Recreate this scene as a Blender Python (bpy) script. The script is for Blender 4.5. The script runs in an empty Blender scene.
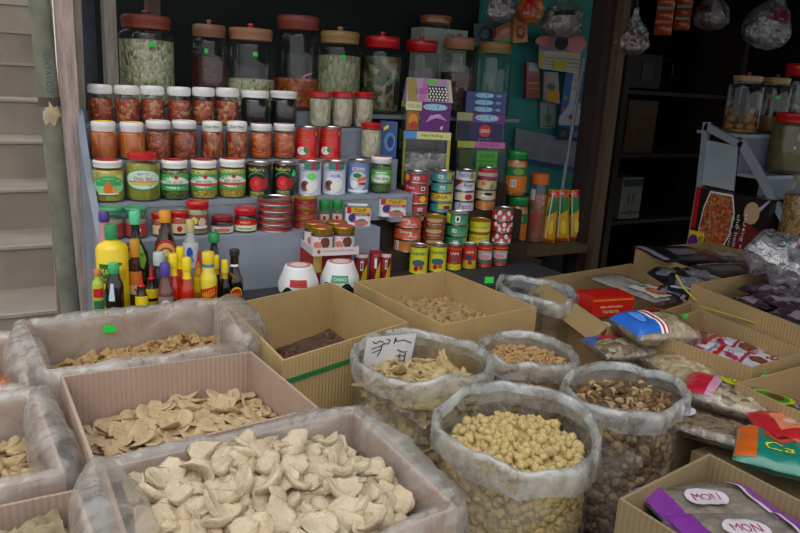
import bpy, bmesh, math, random
from mathutils import Vector, Matrix, noise
random.seed(7)
SC = bpy.context.scene
COL = SC.collection
PI = math.pi

# ------------------------------------------------------------------ camera
F_PX = 720.0
PITCH, ROLL, YAW = math.radians(14.5), math.radians(3.3), math.radians(31.0)
CAMP = Vector((0, 0, 1.5))
_f = Vector((math.sin(YAW) * math.cos(PITCH), math.cos(YAW) * math.cos(PITCH), -math.sin(PITCH)))
_r = Vector((math.cos(YAW), -math.sin(YAW), 0))
_u = _r.cross(_f)
CX = _r * math.cos(ROLL) + _u * math.sin(ROLL)
CU = -_r * math.sin(ROLL) + _u * math.cos(ROLL)
cam = bpy.data.cameras.new('camera')
camo = bpy.data.objects.new('camera', cam)
COL.objects.link(camo)
cam.sensor_width = 36
cam.lens = 36 * F_PX / 800
cam.clip_start = 0.02
camo.matrix_world = Matrix(((CX.x, CU.x, -_f.x, CAMP.x), (CX.y, CU.y, -_f.y, CAMP.y), (CX.z, CU.z, -_f.z, CAMP.z), (0, 0, 0, 1)))
SC.camera = camo

# ------------------------------------------------------------------ world, lights, exposure
w = bpy.data.worlds.new('overcast_sky')
SC.world = w
w.use_nodes = True
nt = w.node_tree
nt.nodes.clear()
out = nt.nodes.new('ShaderNodeOutputWorld')
bg = nt.nodes.new('ShaderNodeBackground')
tc = nt.nodes.new('ShaderNodeTexCoord')
sep = nt.nodes.new('ShaderNodeSeparateXYZ')
rmp = nt.nodes.new('ShaderNodeValToRGB')
nt.links.new(tc.outputs['Generated'], sep.inputs[0])
nt.links.new(sep.outputs['Z'], rmp.inputs[0])
rmp.color_ramp.elements[0].position = 0.0
rmp.color_ramp.elements[0].color = (0.62, 0.63, 0.63, 1)
rmp.color_ramp.elements[1].position = 0.75
rmp.color_ramp.elements[1].color = (0.93, 0.97, 1.0, 1)
nt.links.new(rmp.outputs[0], bg.inputs[0])
bg.inputs[1].default_value = 1.0
nt.links.new(bg.outputs[0], out.inputs[0])
sun = bpy.data.lights.new('hazy_sun', 'SUN')
sun.energy = 0.8
sun.angle = math.radians(50)
sun.color = (1.0, 0.985, 0.95)
suno = bpy.data.objects.new('hazy_sun', sun)
COL.objects.link(suno)
suno.rotation_euler = Vector((0.45, 0.62, -1.0)).to_track_quat('-Z', 'Y').to_euler()
SC.view_settings.view_transform = 'Standard'
SC.view_settings.look = 'None'
SC.view_settings.gamma = 1
SC.view_settings.use_curve_mapping = False
SC.view_settings.exposure = 0.28
SC.cycles.transparent_max_bounces = 24

# ------------------------------------------------------------------ placement helpers
def ray(px, py):
    return _f + CX * ((px - 400) / F_PX) - CU * ((py - 266.5) / F_PX)
def aty(px, py, Y):
    d = ray(px, py); return CAMP + d * (Y / d.y)
def atz(px, py, Z):
    d = ray(px, py); return CAMP + d * ((Z - 1.5) / d.z)
def atx(px, py, X):
    d = ray(px, py); return CAMP + d * (X / d.x)
def proj(P):
    d = Vector(P) - CAMP; z = d.dot(_f)
    return (400 + F_PX * d.dot(CX) / z, 266.5 - F_PX * d.dot(CU) / z, z)
def place(l, r, top, Y, z):
    """upright thing between columns l and r, standing at height z in row Y, its top at line top"""
    cx = (l + r) / 2
    py = top + 20
    for _ in range(5):
        X = aty(cx, py, Y).x
        b = proj((X, Y, z))
        py = (top + b[1]) / 2
    R = (r - l) / 2 * b[2] / F_PX
    h = 0.1
    for _ in range(6):
        t = proj((X, Y + R * 0.9, z + h))
        h += (t[1] - top) * t[2] / F_PX
    return X, R, h
def facing(X, Y, k=1.0):
    return -math.atan2(X, Y) * k

# ------------------------------------------------------------------ materials
def lin(c):
    if isinstance(c, str):
        c = [int(c[i:i + 2], 16) / 255 for i in (0, 2, 4)]
    return tuple(((x / 12.92) if x <= 0.04045 else ((x + 0.055) / 1.055) ** 2.4) for x in c[:3]) + (1.0,)
_m = {}
def P(hexc, rough=0.5, metal=0.0, coat=0.0, var=0.0, vs=20.0, bump=0.0, bs=60.0, name=None, sub=0.0):
    key = ('P', hexc, rough, metal, coat, var, vs, bump, bs)
    if key in _m: return _m[key]
    m = bpy.data.materials.new(name or 'paint_' + hexc)
    m.use_nodes = True
    n = m.node_tree; b = n.nodes['Principled BSDF']
    b.inputs['Base Color'].default_value = lin(hexc)
    b.inputs['Roughness'].default_value = rough
    b.inputs['Metallic'].default_value = metal
    b.inputs['Coat Weight'].default_value = coat
    b.inputs['Coat Roughness'].default_value = 0.08
    t = n.nodes.new('ShaderNodeTexCoord')
    if var:
        no = n.nodes.new('ShaderNodeTexNoise'); no.inputs['Scale'].default_value = vs
        no.inputs['Detail'].default_value = 5
        n.links.new(t.outputs['Object'], no.inputs['Vector'])
        r = n.nodes.new('ShaderNodeValToRGB')
        c = lin(hexc)
        r.color_ramp.elements[0].position = 0.3; r.color_ramp.elements[1].position = 0.7
        r.color_ramp.elements[0].color = tuple(x * (1 - var) for x in c[:3]) + (1,)
        r.color_ramp.elements[1].color = tuple(min(1, x * (1 + var)) for x in c[:3]) + (1,)
        n.links.new(no.outputs['Fac'], r.inputs[0]); n.links.new(r.outputs[0], b.inputs['Base Color'])
    if bump:
        no = n.nodes.new('ShaderNodeTexNoise'); no.inputs['Scale'].default_value = bs; no.inputs['Detail'].default_value = 6
        n.links.new(t.outputs['Object'], no.inputs['Vector'])
        bp = n.nodes.new('ShaderNodeBump'); bp.inputs['Strength'].default_value = bump; bp.inputs['Distance'].default_value = 0.004
        n.links.new(no.outputs['Fac'], bp.inputs['Height']); n.links.new(bp.outputs[0], b.inputs['Normal'])
    _m[key] = m
    return m
def chunks(cols, scale=90, rough=0.5, bump=0.6, coat=0.0, stretch=(1, 1, 1), dist=0.006):
    """voronoi lumps of several colours"""
    key = ('C', tuple(cols), scale, rough, bump, coat, stretch)
    if key in _m: return _m[key]
    m = bpy.data.materials.new('chunks_' + cols[0]); m.use_nodes = True
    n = m.node_tree; b = n.nodes['Principled BSDF']
    b.inputs['Roughness'].default_value = rough; b.inputs['Coat Weight'].default_value = coat; b.inputs['Coat Roughness'].default_value = 0.05
    t = n.nodes.new('ShaderNodeTexCoord'); mp = n.nodes.new('ShaderNodeMapping'); mp.inputs['Scale'].default_value = stretch
    n.links.new(t.outputs['Object'], mp.inputs['Vector'])
    oi = n.nodes.new('ShaderNodeObjectInfo'); ml = n.nodes.new('ShaderNodeMath'); ml.operation = 'MULTIPLY'; ml.inputs[1].default_value = 7.0
    n.links.new(oi.outputs['Random'], ml.inputs[0]); n.links.new(ml.outputs[0], mp.inputs['Location'])
    no = n.nodes.new('ShaderNodeTexNoise'); no.inputs['Scale'].default_value = scale * 0.6
    n.links.new(mp.outputs[0], no.inputs['Vector'])
    mx = n.nodes.new('ShaderNodeMix'); mx.data_type = 'VECTOR'; mx.inputs[0].default_value = 0.25 / scale
    n.links.new(mp.outputs[0], mx.inputs[4]); n.links.new(no.outputs['Color'], mx.inputs[5])
    v = n.nodes.new('ShaderNodeTexVoronoi'); v.inputs['Scale'].default_value = scale
    n.links.new(mx.outputs[1], v.inputs['Vector'])
    s = n.nodes.new('ShaderNodeSeparateColor'); n.links.new(v.outputs['Color'], s.inputs[0])
    r = n.nodes.new('ShaderNodeValToRGB'); r.color_ramp.interpolation = 'LINEAR'
    while len(r.color_ramp.elements) < len(cols): r.color_ramp.elements.new(0.5)
    for i, c in enumerate(cols):
        r.color_ramp.elements[i].position = i / max(1, len(cols) - 1); r.color_ramp.elements[i].color = lin(c)
    n.links.new(s.outputs[0], r.inputs[0]); n.links.new(r.outputs[0], b.inputs['Base Color'])
    bp = n.nodes.new('ShaderNodeBump'); bp.invert = True; bp.inputs['Strength'].default_value = bump; bp.inputs['Distance'].default_value = dist
    n.links.new(v.outputs['Distance'], bp.inputs['Height']); n.links.new(bp.outputs[0], b.inputs['Normal'])
    _m[key] = m
    return m
def shell(name, tint, milky, gloss_rough, milk_col='e8e8e8', bump=0.0, bs=40.0, streak=0.0, refl=0.05):
    """thin clear film or glass: transparent + a little diffuse/translucent + fresnel gloss"""
    if name in _m: return _m[name]
    m = bpy.data.materials.new(name); m.use_nodes = True
    n = m.node_tree; n.nodes.clear()
    o = n.nodes.new('ShaderNodeOutputMaterial')
    tr = n.nodes.new('ShaderNodeBsdfTransparent'); tr.inputs[0].default_value = lin(tint)
    gl = n.nodes.new('ShaderNodeBsdfGlossy'); gl.inputs['Roughness'].default_value = gloss_rough
    di = n.nodes.new('ShaderNodeBsdfDiffuse'); di.inputs[0].default_value = lin(milk_col)
    tl = n.nodes.new('ShaderNodeBsdfTranslucent'); tl.inputs[0].default_value = lin(milk_col)
    ad = n.nodes.new('ShaderNodeMixShader'); ad.inputs[0].default_value = 0.45
    n.links.new(di.outputs[0], ad.inputs[1]); n.links.new(tl.outputs[0], ad.inputs[2])
    m1 = n.nodes.new('ShaderNodeMixShader'); m1.inputs[0].default_value = milky
    n.links.new(tr.outputs[0], m1.inputs[1]); n.links.new(ad.outputs[0], m1.inputs[2])
    lw = n.nodes.new('ShaderNodeLayerWeight'); lw.inputs[0].default_value = 0.5
    pw = n.nodes.new('ShaderNodeMath'); pw.operation = 'POWER'; pw.inputs[1].default_value = 4.0
    n.links.new(lw.outputs['Facing'], pw.inputs[0])
    fr = n.nodes.new('ShaderNodeMapRange'); fr.inputs[3].default_value = refl; fr.inputs[4].default_value = 0.55
    n.links.new(pw.outputs[0], fr.inputs[0])
    m2 = n.nodes.new('ShaderNodeMixShader')
    n.links.new(fr.outputs[0], m2.inputs[0]); n.links.new(m1.outputs[0], m2.inputs[1]); n.links.new(gl.outputs[0], m2.inputs[2])
    n.links.new(m2.outputs[0], o.inputs[0])
    if bump:
        t = n.nodes.new('ShaderNodeTexCoord')
        no = n.nodes.new('ShaderNodeTexNoise'); no.inputs['Scale'].default_value = bs; no.inputs['Detail'].default_value = 4; no.inputs['Distortion'].default_value = 1.2
        n.links.new(t.outputs['Object'], no.inputs['Vector'])
        bp = n.nodes.new('ShaderNodeBump'); bp.inputs['Strength'].default_value = bump; bp.inputs['Distance'].default_value = 0.01
        n.links.new(no.outputs['Fac'], bp.inputs['Height'])
        n.links.new(bp.outputs[0], gl.inputs['Normal'])
        n.links.new(bp.outputs[0], di.inputs['Normal'])
        if streak:
            ma = n.nodes.new('ShaderNodeMapRange'); ma.inputs[1].default_value = 0.35; ma.inputs[2].default_value = 0.7
            ma.inputs[3].default_value = max(0, milky - streak); ma.inputs[4].default_value = min(1, milky + streak)
            n.links.new(no.outputs['Fac'], ma.inputs[0]); n.links.new(ma.outputs[0], m1.inputs[0])
    _m[name] = m
    return m
def cardboard(hexc, name):
    key = ('cb', hexc)
    if key in _m: return _m[key]
    m = P(hexc, 0.8, var=0.10, vs=9, name=name)
    _m[key] = m
    del _m[('P', hexc, 0.8, 0.0, 0.0, 0.10, 9, 0.0, 60.0)]
    n = m.node_tree; b = n.nodes['Principled BSDF']
    uv = n.nodes.new('ShaderNodeTexCoord'); sp = n.nodes.new('ShaderNodeSeparateXYZ'); n.links.new(uv.outputs['UV'], sp.inputs[0])
    mu = n.nodes.new('ShaderNodeMath'); mu.operation = 'MULTIPLY'; mu.inputs[1].default_value = 2 * PI / 0.0088; n.links.new(sp.outputs[0], mu.inputs[0])
    si = n.nodes.new('ShaderNodeMath'); si.operation = 'SINE'; n.links.new(mu.outputs[0], si.inputs[0])
    bp = n.nodes.new('ShaderNodeBump'); bp.inputs['Strength'].default_value = 0.35; bp.inputs['Distance'].default_value = 0.0009
    n.links.new(si.outputs[0], bp.inputs['Height']); n.links.new(bp.outputs[0], b.inputs['Normal'])
    mp = n.nodes.new('ShaderNodeMapRange'); mp.inputs[1].default_value = -1; mp.inputs[2].default_value = 1; mp.inputs[3].default_value = 0.93; mp.inputs[4].default_value = 1.03
    n.links.new(si.outputs[0], mp.inputs[0])
    src = b.inputs['Base Color'].links[0].from_socket
    vm = n.nodes.new('ShaderNodeVectorMath'); vm.operation = 'SCALE'
    n.links.new(src, vm.inputs[0]); n.links.new(mp.outputs[0], vm.inputs['Scale']); n.links.new(vm.outputs[0], b.inputs['Base Color'])
    return m
def wood(hexc, name, grain=(1, 1, 12), rough=0.75, var=0.35):
    if name in _m: return _m[name]
    m = bpy.data.materials.new(name); m.use_nodes = True
    n = m.node_tree; b = n.nodes['Principled BSDF']; b.inputs['Roughness'].default_value = rough
    t = n.nodes.new('ShaderNodeTexCoord'); mp = n.nodes.new('ShaderNodeMapping')
    g = [14 / x for x in grain]; mp.inputs['Scale'].default_value = g
    n.links.new(t.outputs['Object'], mp.inputs['Vector'])
    no = n.nodes.new('ShaderNodeTexNoise'); no.inputs['Scale'].default_value = 4; no.inputs['Detail'].default_value = 8; no.inputs['Roughness'].default_value = 0.65
    n.links.new(mp.outputs[0], no.inputs['Vector'])
    r = n.nodes.new('ShaderNodeValToRGB'); c = lin(hexc)
    r.color_ramp.elements[0].position = 0.3; r.color_ramp.elements[1].position = 0.72
    r.color_ramp.elements[0].color = tuple(x * (1 - var) for x in c[:3]) + (1,)
    r.color_ramp.elements[1].color = tuple(min(1, x * (1 + var)) for x in c[:3]) + (1,)
    n.links.new(no.outputs['Fac'], r.inputs[0]); n.links.new(r.outputs[0], b.inputs['Base Color'])
    bp = n.nodes.new('ShaderNodeBump'); bp.inputs['Strength'].default_value = 0.3; bp.inputs['Distance'].default_value = 0.003
    n.links.new(no.outputs['Fac'], bp.inputs['Height']); n.links.new(bp.outputs[0], b.inputs['Normal'])
    _m[name] = m
    return m

GLASS = shell('clear_glass', 'f4f8f6', 0.01, 0.03)
GGLASS = shell('green_tinted_glass', 'cfe6d4', 0.02, 0.03)
ACRYL = shell('clear_acrylic', 'eef2f4', 0.05, 0.06)
FILM = shell('clear_film', 'f6f6f6', 0.08, 0.14, bump=0.5, bs=22, streak=0.08, refl=.09)
LINER = shell('milky_liner_film', 'f8f4f0', 0.36, 0.20, 'eee8e2', bump=0.7, bs=11, streak=0.16, refl=.11)
BAGF = shell('clear_sack_film', 'f6f6f6', 0.14, 0.18, 'ecece8', bump=0.6, bs=16, streak=0.14, refl=.10)
CUFF = shell('folded_sack_film', 'f2f2f2', 0.42, 0.22, 'e8eae8', bump=0.7, bs=18, streak=0.25, refl=.12)
WHITE = P('f2f2f0', 0.35, coat=0.3); WHITEP = P('eeeeee', 0.6)
RED = P('c3121c', 0.35, coat=0.4); DRED = P('8f1014', 0.4, coat=0.3); GREEN = P('1d8a3c', 0.4, coat=0.3)
DGREEN = P('0f3a1c', 0.4, coat=0.3); YEL = P('f2d21a', 0.4, coat=0.3); GOLD = P('b9922f', 0.35, metal=0.7)
TIN = P('c9c9c6', 0.28, metal=1.0); BLACK = P('101010', 0.4, coat=0.3); BLUE = P('2255b8', 0.4, coat=0.3)
PURP = P('7a2a8c', 0.4, coat=0.3); ORANGE = P('e2701c', 0.4, coat=0.3); NEON = P('22dd44', 0.6)
GREY = P('8b93a0', 0.55, var=0.12, vs=12, name='grey_painted_metal')
TEAL = P('2c6a66', 0.8, var=0.2, vs=5); CREAM = P('e9dcae', 0.5); PINK = P('e0709a', 0.4, coat=0.3); LGREEN = P('7ed957', 0.4, coat=0.2)

# ------------------------------------------------------------------ mesh builder
class MB:
    def __init__(s): s.v = []; s.f = []; s.m = []; s.mats = []; s.uv = None
    def mi(s, mat):
        if mat not in s.mats: s.mats.append(mat)
        return s.mats.index(mat)
    def add(s, vs, fs, mat):
        o = len(s.v); s.v += [tuple(v) for v in vs]; k = s.mi(mat)
        for f in fs: s.f.append(tuple(i + o for i in f)); s.m.append(k)
        return s
    def grid(s, fn, nu, nv, mat, wrap=False):
        vs = [fn(i / nu, j / nv) for j in range(nv + 1) for i in range(nu + (0 if wrap else 1))]
        W = nu + (0 if wrap else 1)
        fs = [(j * W + i, j * W + (i + 1) % W, (j + 1) * W + (i + 1) % W, (j + 1) * W + i) for j in range(nv) for i in range(nu)]
        return s.add(vs, fs, mat)
    def lathe(s, prof, seg=28, org=(0, 0, 0), sx=1, sy=1):
        """prof: (r, z, mat); the material of a point covers the band that ends there"""
        ox, oy, oz = org
        rings = []
        for r, z, _ in prof:
            if r < 1e-6:
                rings.append([len(s.v)]); s.v.append((ox, oy, oz + z))
            else:
                rings.append(list(range(len(s.v), len(s.v) + seg)))
                for i in range(seg):
                    a = 2 * PI * i / seg; s.v.append((ox + sx * r * math.cos(a), oy + sy * r * math.sin(a), oz + z))
        for k in range(1, len(prof)):
            a, b = rings[k - 1], rings[k]; mi = s.mi(prof[k][2])
            for i in range(seg):
                j = (i + 1) % seg
                if len(a) == 1 and len(b) == 1: break
                if len(a) == 1: f = (a[0], b[j], b[i])
                elif len(b) == 1: f = (a[i], a[j], b[0])
                else: f = (a[i], a[j], b[j], b[i])
                s.f.append(f); s.m.append(mi)
        return s
    def box(s, x0, x1, y0, y1, z0, z1, mat, M=None, top=None, taper=0):
        vs = [Vector((x, y, z)) for z in (z0, z1) for y in (y0, y1) for x in (x0, x1)]
        if M is not None: vs = [M @ v for v in vs]
        return s.add(vs, [(0, 2, 3, 1), (4, 5, 7, 6), (0, 1, 5, 4), (2, 6, 7, 3), (0, 4, 6, 2), (1, 3, 7, 5)], mat)
    def tube(s, pts, r, mat, seg=8, rs=None):
        pts = [Vector(p) for p in pts]; rings = []
        up = Vector((0, 0, 1))
        for i, p in enumerate(pts):
            t = (pts[min(i + 1, len(pts) - 1)] - pts[max(i - 1, 0)]).normalized()
            a = t.cross(up if abs(t.z) < 0.9 else Vector((1, 0, 0))).normalized(); b = t.cross(a)
            rr = rs[i] if rs else r
            rings.append([p + (a * math.cos(2 * PI * k / seg) + b * math.sin(2 * PI * k / seg)) * rr for k in range(seg)])
        vs = [v for q in rings for v in q]
        fs = [(i * seg + k, i * seg + (k + 1) % seg, (i + 1) * seg + (k + 1) % seg, (i + 1) * seg + k) for i in range(len(pts) - 1) for k in range(seg)]
        fs += [tuple(range(seg))[::-1], tuple((len(pts) - 1) * seg + k for k in range(seg))]
        return s.add(vs, fs, mat)
    def mesh(s, name, smooth=True, sharp=38):
        me = bpy.data.meshes.new(name)
        me.from_pydata(s.v, [], s.f)
        for m in s.mats: me.materials.append(m)
        me.polygons.foreach_set('material_index', s.m)
        if smooth:
            me.polygons.foreach_set('use_smooth', [True] * len(s.f))
            me.set_sharp_from_angle(angle=math.radians(sharp))
        me.update()
        return me
    def build(s, name, parent=None, smooth=True, sharp=38, loc=None, rz=None, wall_uv=False):
        o = bpy.data.objects.new(name, s.mesh(name, smooth, sharp))
        COL.objects.link(o)
        if parent: o.parent = parent
        if loc is not None: o.location = loc
        if rz is not None: o.rotation_euler.z = rz
        return o
def tag(o, label=None, cat=None, group=None, kind=None):
    if label: o['label'] = label
    if cat: o['category'] = cat
    if group: o['group'] = group
    if kind: o['kind'] = kind
    return o
def thing(name, loc, label, cat, group=None, rz=0.0, rot=None):
    o = bpy.data.objects.new(name, None); o.empty_display_size = 0.03
    COL.objects.link(o); o.location = loc; o.rotation_euler = rot if rot is not None else (0, 0, rz)
    return tag(o, label, cat, group)
def struct(mb, name, smooth=False):
    return tag(mb.build(name, smooth=smooth), kind='structure')
_fonts = {}
def textgeo(s, bold=0.0):
    if (s, bold) in _fonts: return _fonts[(s, bold)]
    cu = bpy.data.curves.new('t', 'FONT'); cu.body = s; cu.resolution_u = 3
    ob = bpy.data.objects.new('t', cu); me = ob.to_mesh()
    vs = [(v.co.x, v.co.y) for v in me.vertices]; fs = [tuple(p.vertices) for p in me.polygons]
    ob.to_mesh_clear(); bpy.data.objects.remove(ob); bpy.data.curves.remove(cu)
    x0 = min(v[0] for v in vs); x1 = max(v[0] for v in vs); y0 = min(v[1] for v in vs); y1 = max(v[1] for v in vs)
    vs = [((x - x0) / (x1 - x0) - 0.5, (y - y0) / (y1 - y0) - 0.5) for x, y in vs]
    _fonts[(s, bold)] = (vs, fs)
    return vs, fs
def decals(mb, items, fn, du=0.12, dv=0.5):
    """print shapes on a surface; fn(u, v, layer) gives the point"""
    for k, it in enumerate(items):
        t = it[0]
        if t == 'rect':
            _, u0, u1, v0, v1, mat = it[:6]
            nu = max(1, math.ceil((u1 - u0) / du)); nv = max(1, math.ceil((v1 - v0) / dv))
            mb.grid(lambda a, b: fn(u0 + (u1 - u0) * a, v0 + (v1 - v0) * b, k), nu, nv, mat)
        elif t == 'ell':
            _, cu, cv, ru, rv, mat = it[:6]
            vs = [fn(cu, cv, k)]; fs = []; N = 20; rings = 3
            for q in range(1, rings + 1):
                for i in range(N):
                    a = 2 * PI * i / N; vs.append(fn(cu + ru * q / rings * math.cos(a), cv + rv * q / rings * math.sin(a), k))
            for i in range(N):
                j = (i + 1) % N; fs.append((0, 1 + i, 1 + j))
                for q in range(rings - 1):
                    a = 1 + q * N; b = a + N; fs.append((a + i, b + i, b + j, a + j))
            mb.add(vs, fs, mat)
        elif t == 'poly':
            _, pts, mat = it[:3]
            c = (sum(p[0] for p in pts) / len(pts), sum(p[1] for p in pts) / len(pts)); n = len(pts); E = 5; K = 4; N = n * E
            edge = [(pts[i][0] + (pts[(i + 1) % n][0] - pts[i][0]) * e / E, pts[i][1] + (pts[(i + 1) % n][1] - pts[i][1]) * e / E) for i in range(n) for e in range(E)]
            vs = [fn(c[0], c[1], k)] + [fn(c[0] + (p[0] - c[0]) * q / K, c[1] + (p[1] - c[1]) * q / K, k) for q in range(1, K + 1) for p in edge]
            fs = [(0, 1 + i, 1 + (i + 1) % N) for i in range(N)] + [(1 + q * N + i, 1 + (q + 1) * N + i, 1 + (q + 1) * N + (i + 1) % N, 1 + q * N + (i + 1) % N) for q in range(K - 1) for i in range(N)]
            mb.add(vs, fs, mat)
        elif t == 'txt':
            _, s, cu, cv, wu, hv, mat = it[:7]; rot = it[7] if len(it) > 7 else 0
            vs, fs = textgeo(s, 0.0)
            c, q = math.cos(rot), math.sin(rot)
            mb.add([fn(cu + x * wu * c - y * hv * q, cv + x * wu * q + y * hv * c, k) for x, y in vs], fs, mat)
def cylmap(R, H, z0=0.0, off=0.0006):
    return lambda u, v, k: (math.sin(u) * (R + off + 0.00035 * k), -math.cos(u) * (R + off + 0.00035 * k), z0 + v * H)

# ------------------------------------------------------------------ containers
def jar(name, label, X, Y, z, R, H, group=None, lid=WHITE, top=None, lid_h=0.2, lid_r=0.92, neck=0.84, shoulder=0.74, fill=None, level=0.72, dec=(), knob=None, glass=GLASS, cat='jar', rz=None, ribs=False, seg=28, kids=True):
    o = thing(name, (X, Y, z), label, cat, group, facing(X, Y) if rz is None else rz)
    R *= 0.985
    Hb = H * (1 - (0 if knob is None else 0.06)); zl = Hb * (1 - lid_h)
    G = glass
    MB().lathe([(0, .001, G), (R * .86, .001, G), (R * .97, .006, G), (R, .014, G), (R, Hb * shoulder, G), (R * .97, Hb * (shoulder + .03), G), (R * neck, Hb * (shoulder + .07), G), (R * neck, zl + Hb * lid_h * .6, G)], seg).build('glass_body', o)
    if fill:
        r2 = R * .955; zt = Hb * min(level, shoulder)
        pr = [(0, .004, fill), (r2 * .85, .004, fill), (r2, .014, fill), (r2, zt, fill)]
        if level > shoulder: pr += [(r2 * .97, Hb * (shoulder + .02), fill), (r2 * neck, Hb * (shoulder + .06), fill), (r2 * neck, Hb * min(level, 1 - lid_h * .6), fill), (0, Hb * min(level, 1 - lid_h * .6), fill)]
        else: pr += [(r2 * .6, zt + .003, fill), (0, zt + .002, fill)]
        MB().lathe(pr, seg).build('filling', o)
    Rl = R * lid_r; hl = Hb * lid_h; T = top or lid
    m = MB().lathe([(Rl * .96, zl, lid), (Rl, zl + hl * .08, lid), (Rl, zl + hl * .45, lid), (Rl * 1.02, zl + hl * .5, lid), (Rl * 1.02, zl + hl * .85, lid), (Rl * .96, Hb - hl * .02, lid), (Rl * .88, Hb, lid), (Rl * .85, Hb - hl * .06, T), (0, Hb - hl * .06, T), ], 36)
    if ribs:
        for i in range(36):
            a = 2 * PI * i / 36; m.tube([(Rl * 1.005 * math.cos(a), Rl * 1.005 * math.sin(a), zl + hl * .12), (Rl * 1.005 * math.cos(a), Rl * 1.005 * math.sin(a), zl + hl * .8)], .0011, lid, 4)
    ld = m.build('lid', o)
    if knob: MB().lathe([(0, Hb * .995, knob), (Rl * .14, Hb * .995, knob), (Rl * .12, Hb * 1.02, knob), (Rl * .17, Hb * 1.035, knob), (Rl * .15, Hb * 1.058, knob), (0, Hb * 1.06, knob)], 16).build('knob', ld)
    if dec:
        m = MB(); decals(m, dec, cylmap(R, Hb)); m.build('paper_label', o)
    return o
def tin_can(name, label, X, Y, z, R, H, body, group=None, dec=(), rim=TIN, cat='can', rz=None, rings=False):
    o = thing(name, (X, Y, z), label, cat, group, facing(X, Y) if rz is None else rz)
    R *= 0.985; e = 0.0022
    pr = [(0, .0015, rim), (R * .93, .0015, rim), (R * .97, 0, rim), (R, .001, rim), (R, e * 1.4, rim), (R * .975, e * 2, body)]
    if rings:
        for k in range(1, 10):
            q = e * 2 + (H - e * 4) * k / 10; pr += [(R * (.975 - .008 * (k % 2)), q, body)]
    pr += [(R * .975, H - e * 2, body)]
    MB().lathe(pr, 32).build('can_body', o, sharp=50)
    MB().lathe([(R * .975, H - e * 2, rim), (R, H - e * 1.4, rim), (R, H - .0004, rim), (R * .97, H, rim), (R * .93, H - .003, rim), (R * .75, H - .0028, rim), (R * .72, H - .0036, rim), (0, H - .0036, rim)], 32).build('can_lid', o, sharp=50)
    if dec:
        m = MB(); decals(m, dec, cylmap(R * .975, H)); m.build('printed_label', o)
    return o
def bottle(name, label, X, Y, z, R, H, body, cap, shape='sauce', group=None, dec=(), cap_h=.12, cap_r=.4, neck_mat=None, neck_z=None, neck_r=.32, rz=None, cat='bottle', fill=None, fill_l=.7, nozzle=None):
    o = thing(name, (X, Y, z), label, cat, group, facing(X, Y) if rz is None else rz)
    R *= .985; nz = neck_z or .68; nm = neck_mat or body; zc = 1 - cap_h
    if shape == 'sauce':
        pr = [(0, .0), (.9, .0), (1, .02), (1, nz - .16), (.93, nz - .09), (.7, nz - .02), (neck_r * 1.2, nz + .05), (neck_r, nz + .1), (neck_r, zc + cap_h * .3)]
    elif shape == 'squat':
        pr = [(0, .0), (.85, .0), (1, .04), (1, nz - .14), (.96, nz - .06), (.8, nz + .0), (.5, nz + .05), (neck_r, nz + .06), (neck_r, zc + cap_h * .3)]
    else:
        pr = [(0, .0), (.9, .0), (1, .02), (1, nz - .04), (.85, nz), (neck_r, nz + .04), (neck_r, zc + cap_h * .3)]
    mb = MB().lathe([(r * R, h * H, body if h < nz + .07 else nm) for r, h in pr], 28)
    mb.build('bottle_body', o)
    if fill:
        MB().lathe([(r * R * .93, h * H + .002, fill) for r, h in pr if h <= fill_l] + [(R * .93, fill_l * H, fill), (0, min(fill_l, 1) * H, fill)], 24).build('filling', o)
    c = R * cap_r
    pc = [(c * .98, zc * H, cap), (c, (zc + .01) * H, cap), (c, H * (1 - cap_h * .12), cap), (c * .85, H, cap), (0, H, cap)]
    if nozzle: pc = [(c, zc * H, cap), (c, (zc + cap_h * .3) * H, cap), (c * .62, (zc + cap_h * .36) * H, cap), (c * .25, H * .995, cap), (0, H, cap)]
    MB().lathe(pc, 24).build('cap', o)
    if dec:
        m = MB(); decals(m, dec, cylmap(R, H)); m.build('paper_label', o)
    return o

# ------------------------------------------------------------------ cartons, liners, sacks
def inset(q, d):
    c = Vector((sum(p[0] for p in q) / 4, sum(p[1] for p in q) / 4))
    r = []
    n = len(q)
    for i in range(n):
        p = Vector(q[i][:2]); a = (p - Vector(q[i - 1][:2])).normalized(); b = (Vector(q[(i + 1) % n][:2]) - p).normalized()
        na = Vector((a.y, -a.x)); nb = Vector((b.y, -b.x))
        if na.dot(c - p) < 0: na = -na
        if nb.dot(c - p) < 0: nb = -nb
        r.append(p + (na + nb) * (d / max(.3, 1 + na.dot(nb))))
    return r
def wallpanel(p, q, p2, q2, z0, z1, mat, name, parent, z1b=None):
    """upright slab: outer line p-q, inner line p2-q2, with corrugation running up"""
    z1b = z1 if z1b is None else z1b
    vs = [(p.x, p.y, z0), (q.x, q.y, z0), (q2.x, q2.y, z0), (p2.x, p2.y, z0), (p.x, p.y, z1), (q.x, q.y, z1b), (q2.x, q2.y, z1b), (p2.x, p2.y, z1)]
    me = bpy.data.meshes.new(name)
    fs = [(0, 1, 5, 4), (3, 7, 6, 2), (4, 5, 6, 7), (0, 3, 2, 1), (0, 4, 7, 3), (1, 2, 6, 5)]
    me.from_pydata(vs, [], fs); me.materials.append(mat)
    L = (q - p).length; uv = me.uv_layers.new(name='UVMap')
    for po in me.polygons:
        for li in po.loop_indices:
            v = me.vertices[me.loops[li].vertex_index].co
            uv.data[li].uv = ((Vector((v.x, v.y)) - p).dot((q - p) / L), v.z)
    o = bpy.data.objects.new(name, me); COL.objects.link(o); o.parent = parent
    return o
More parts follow.
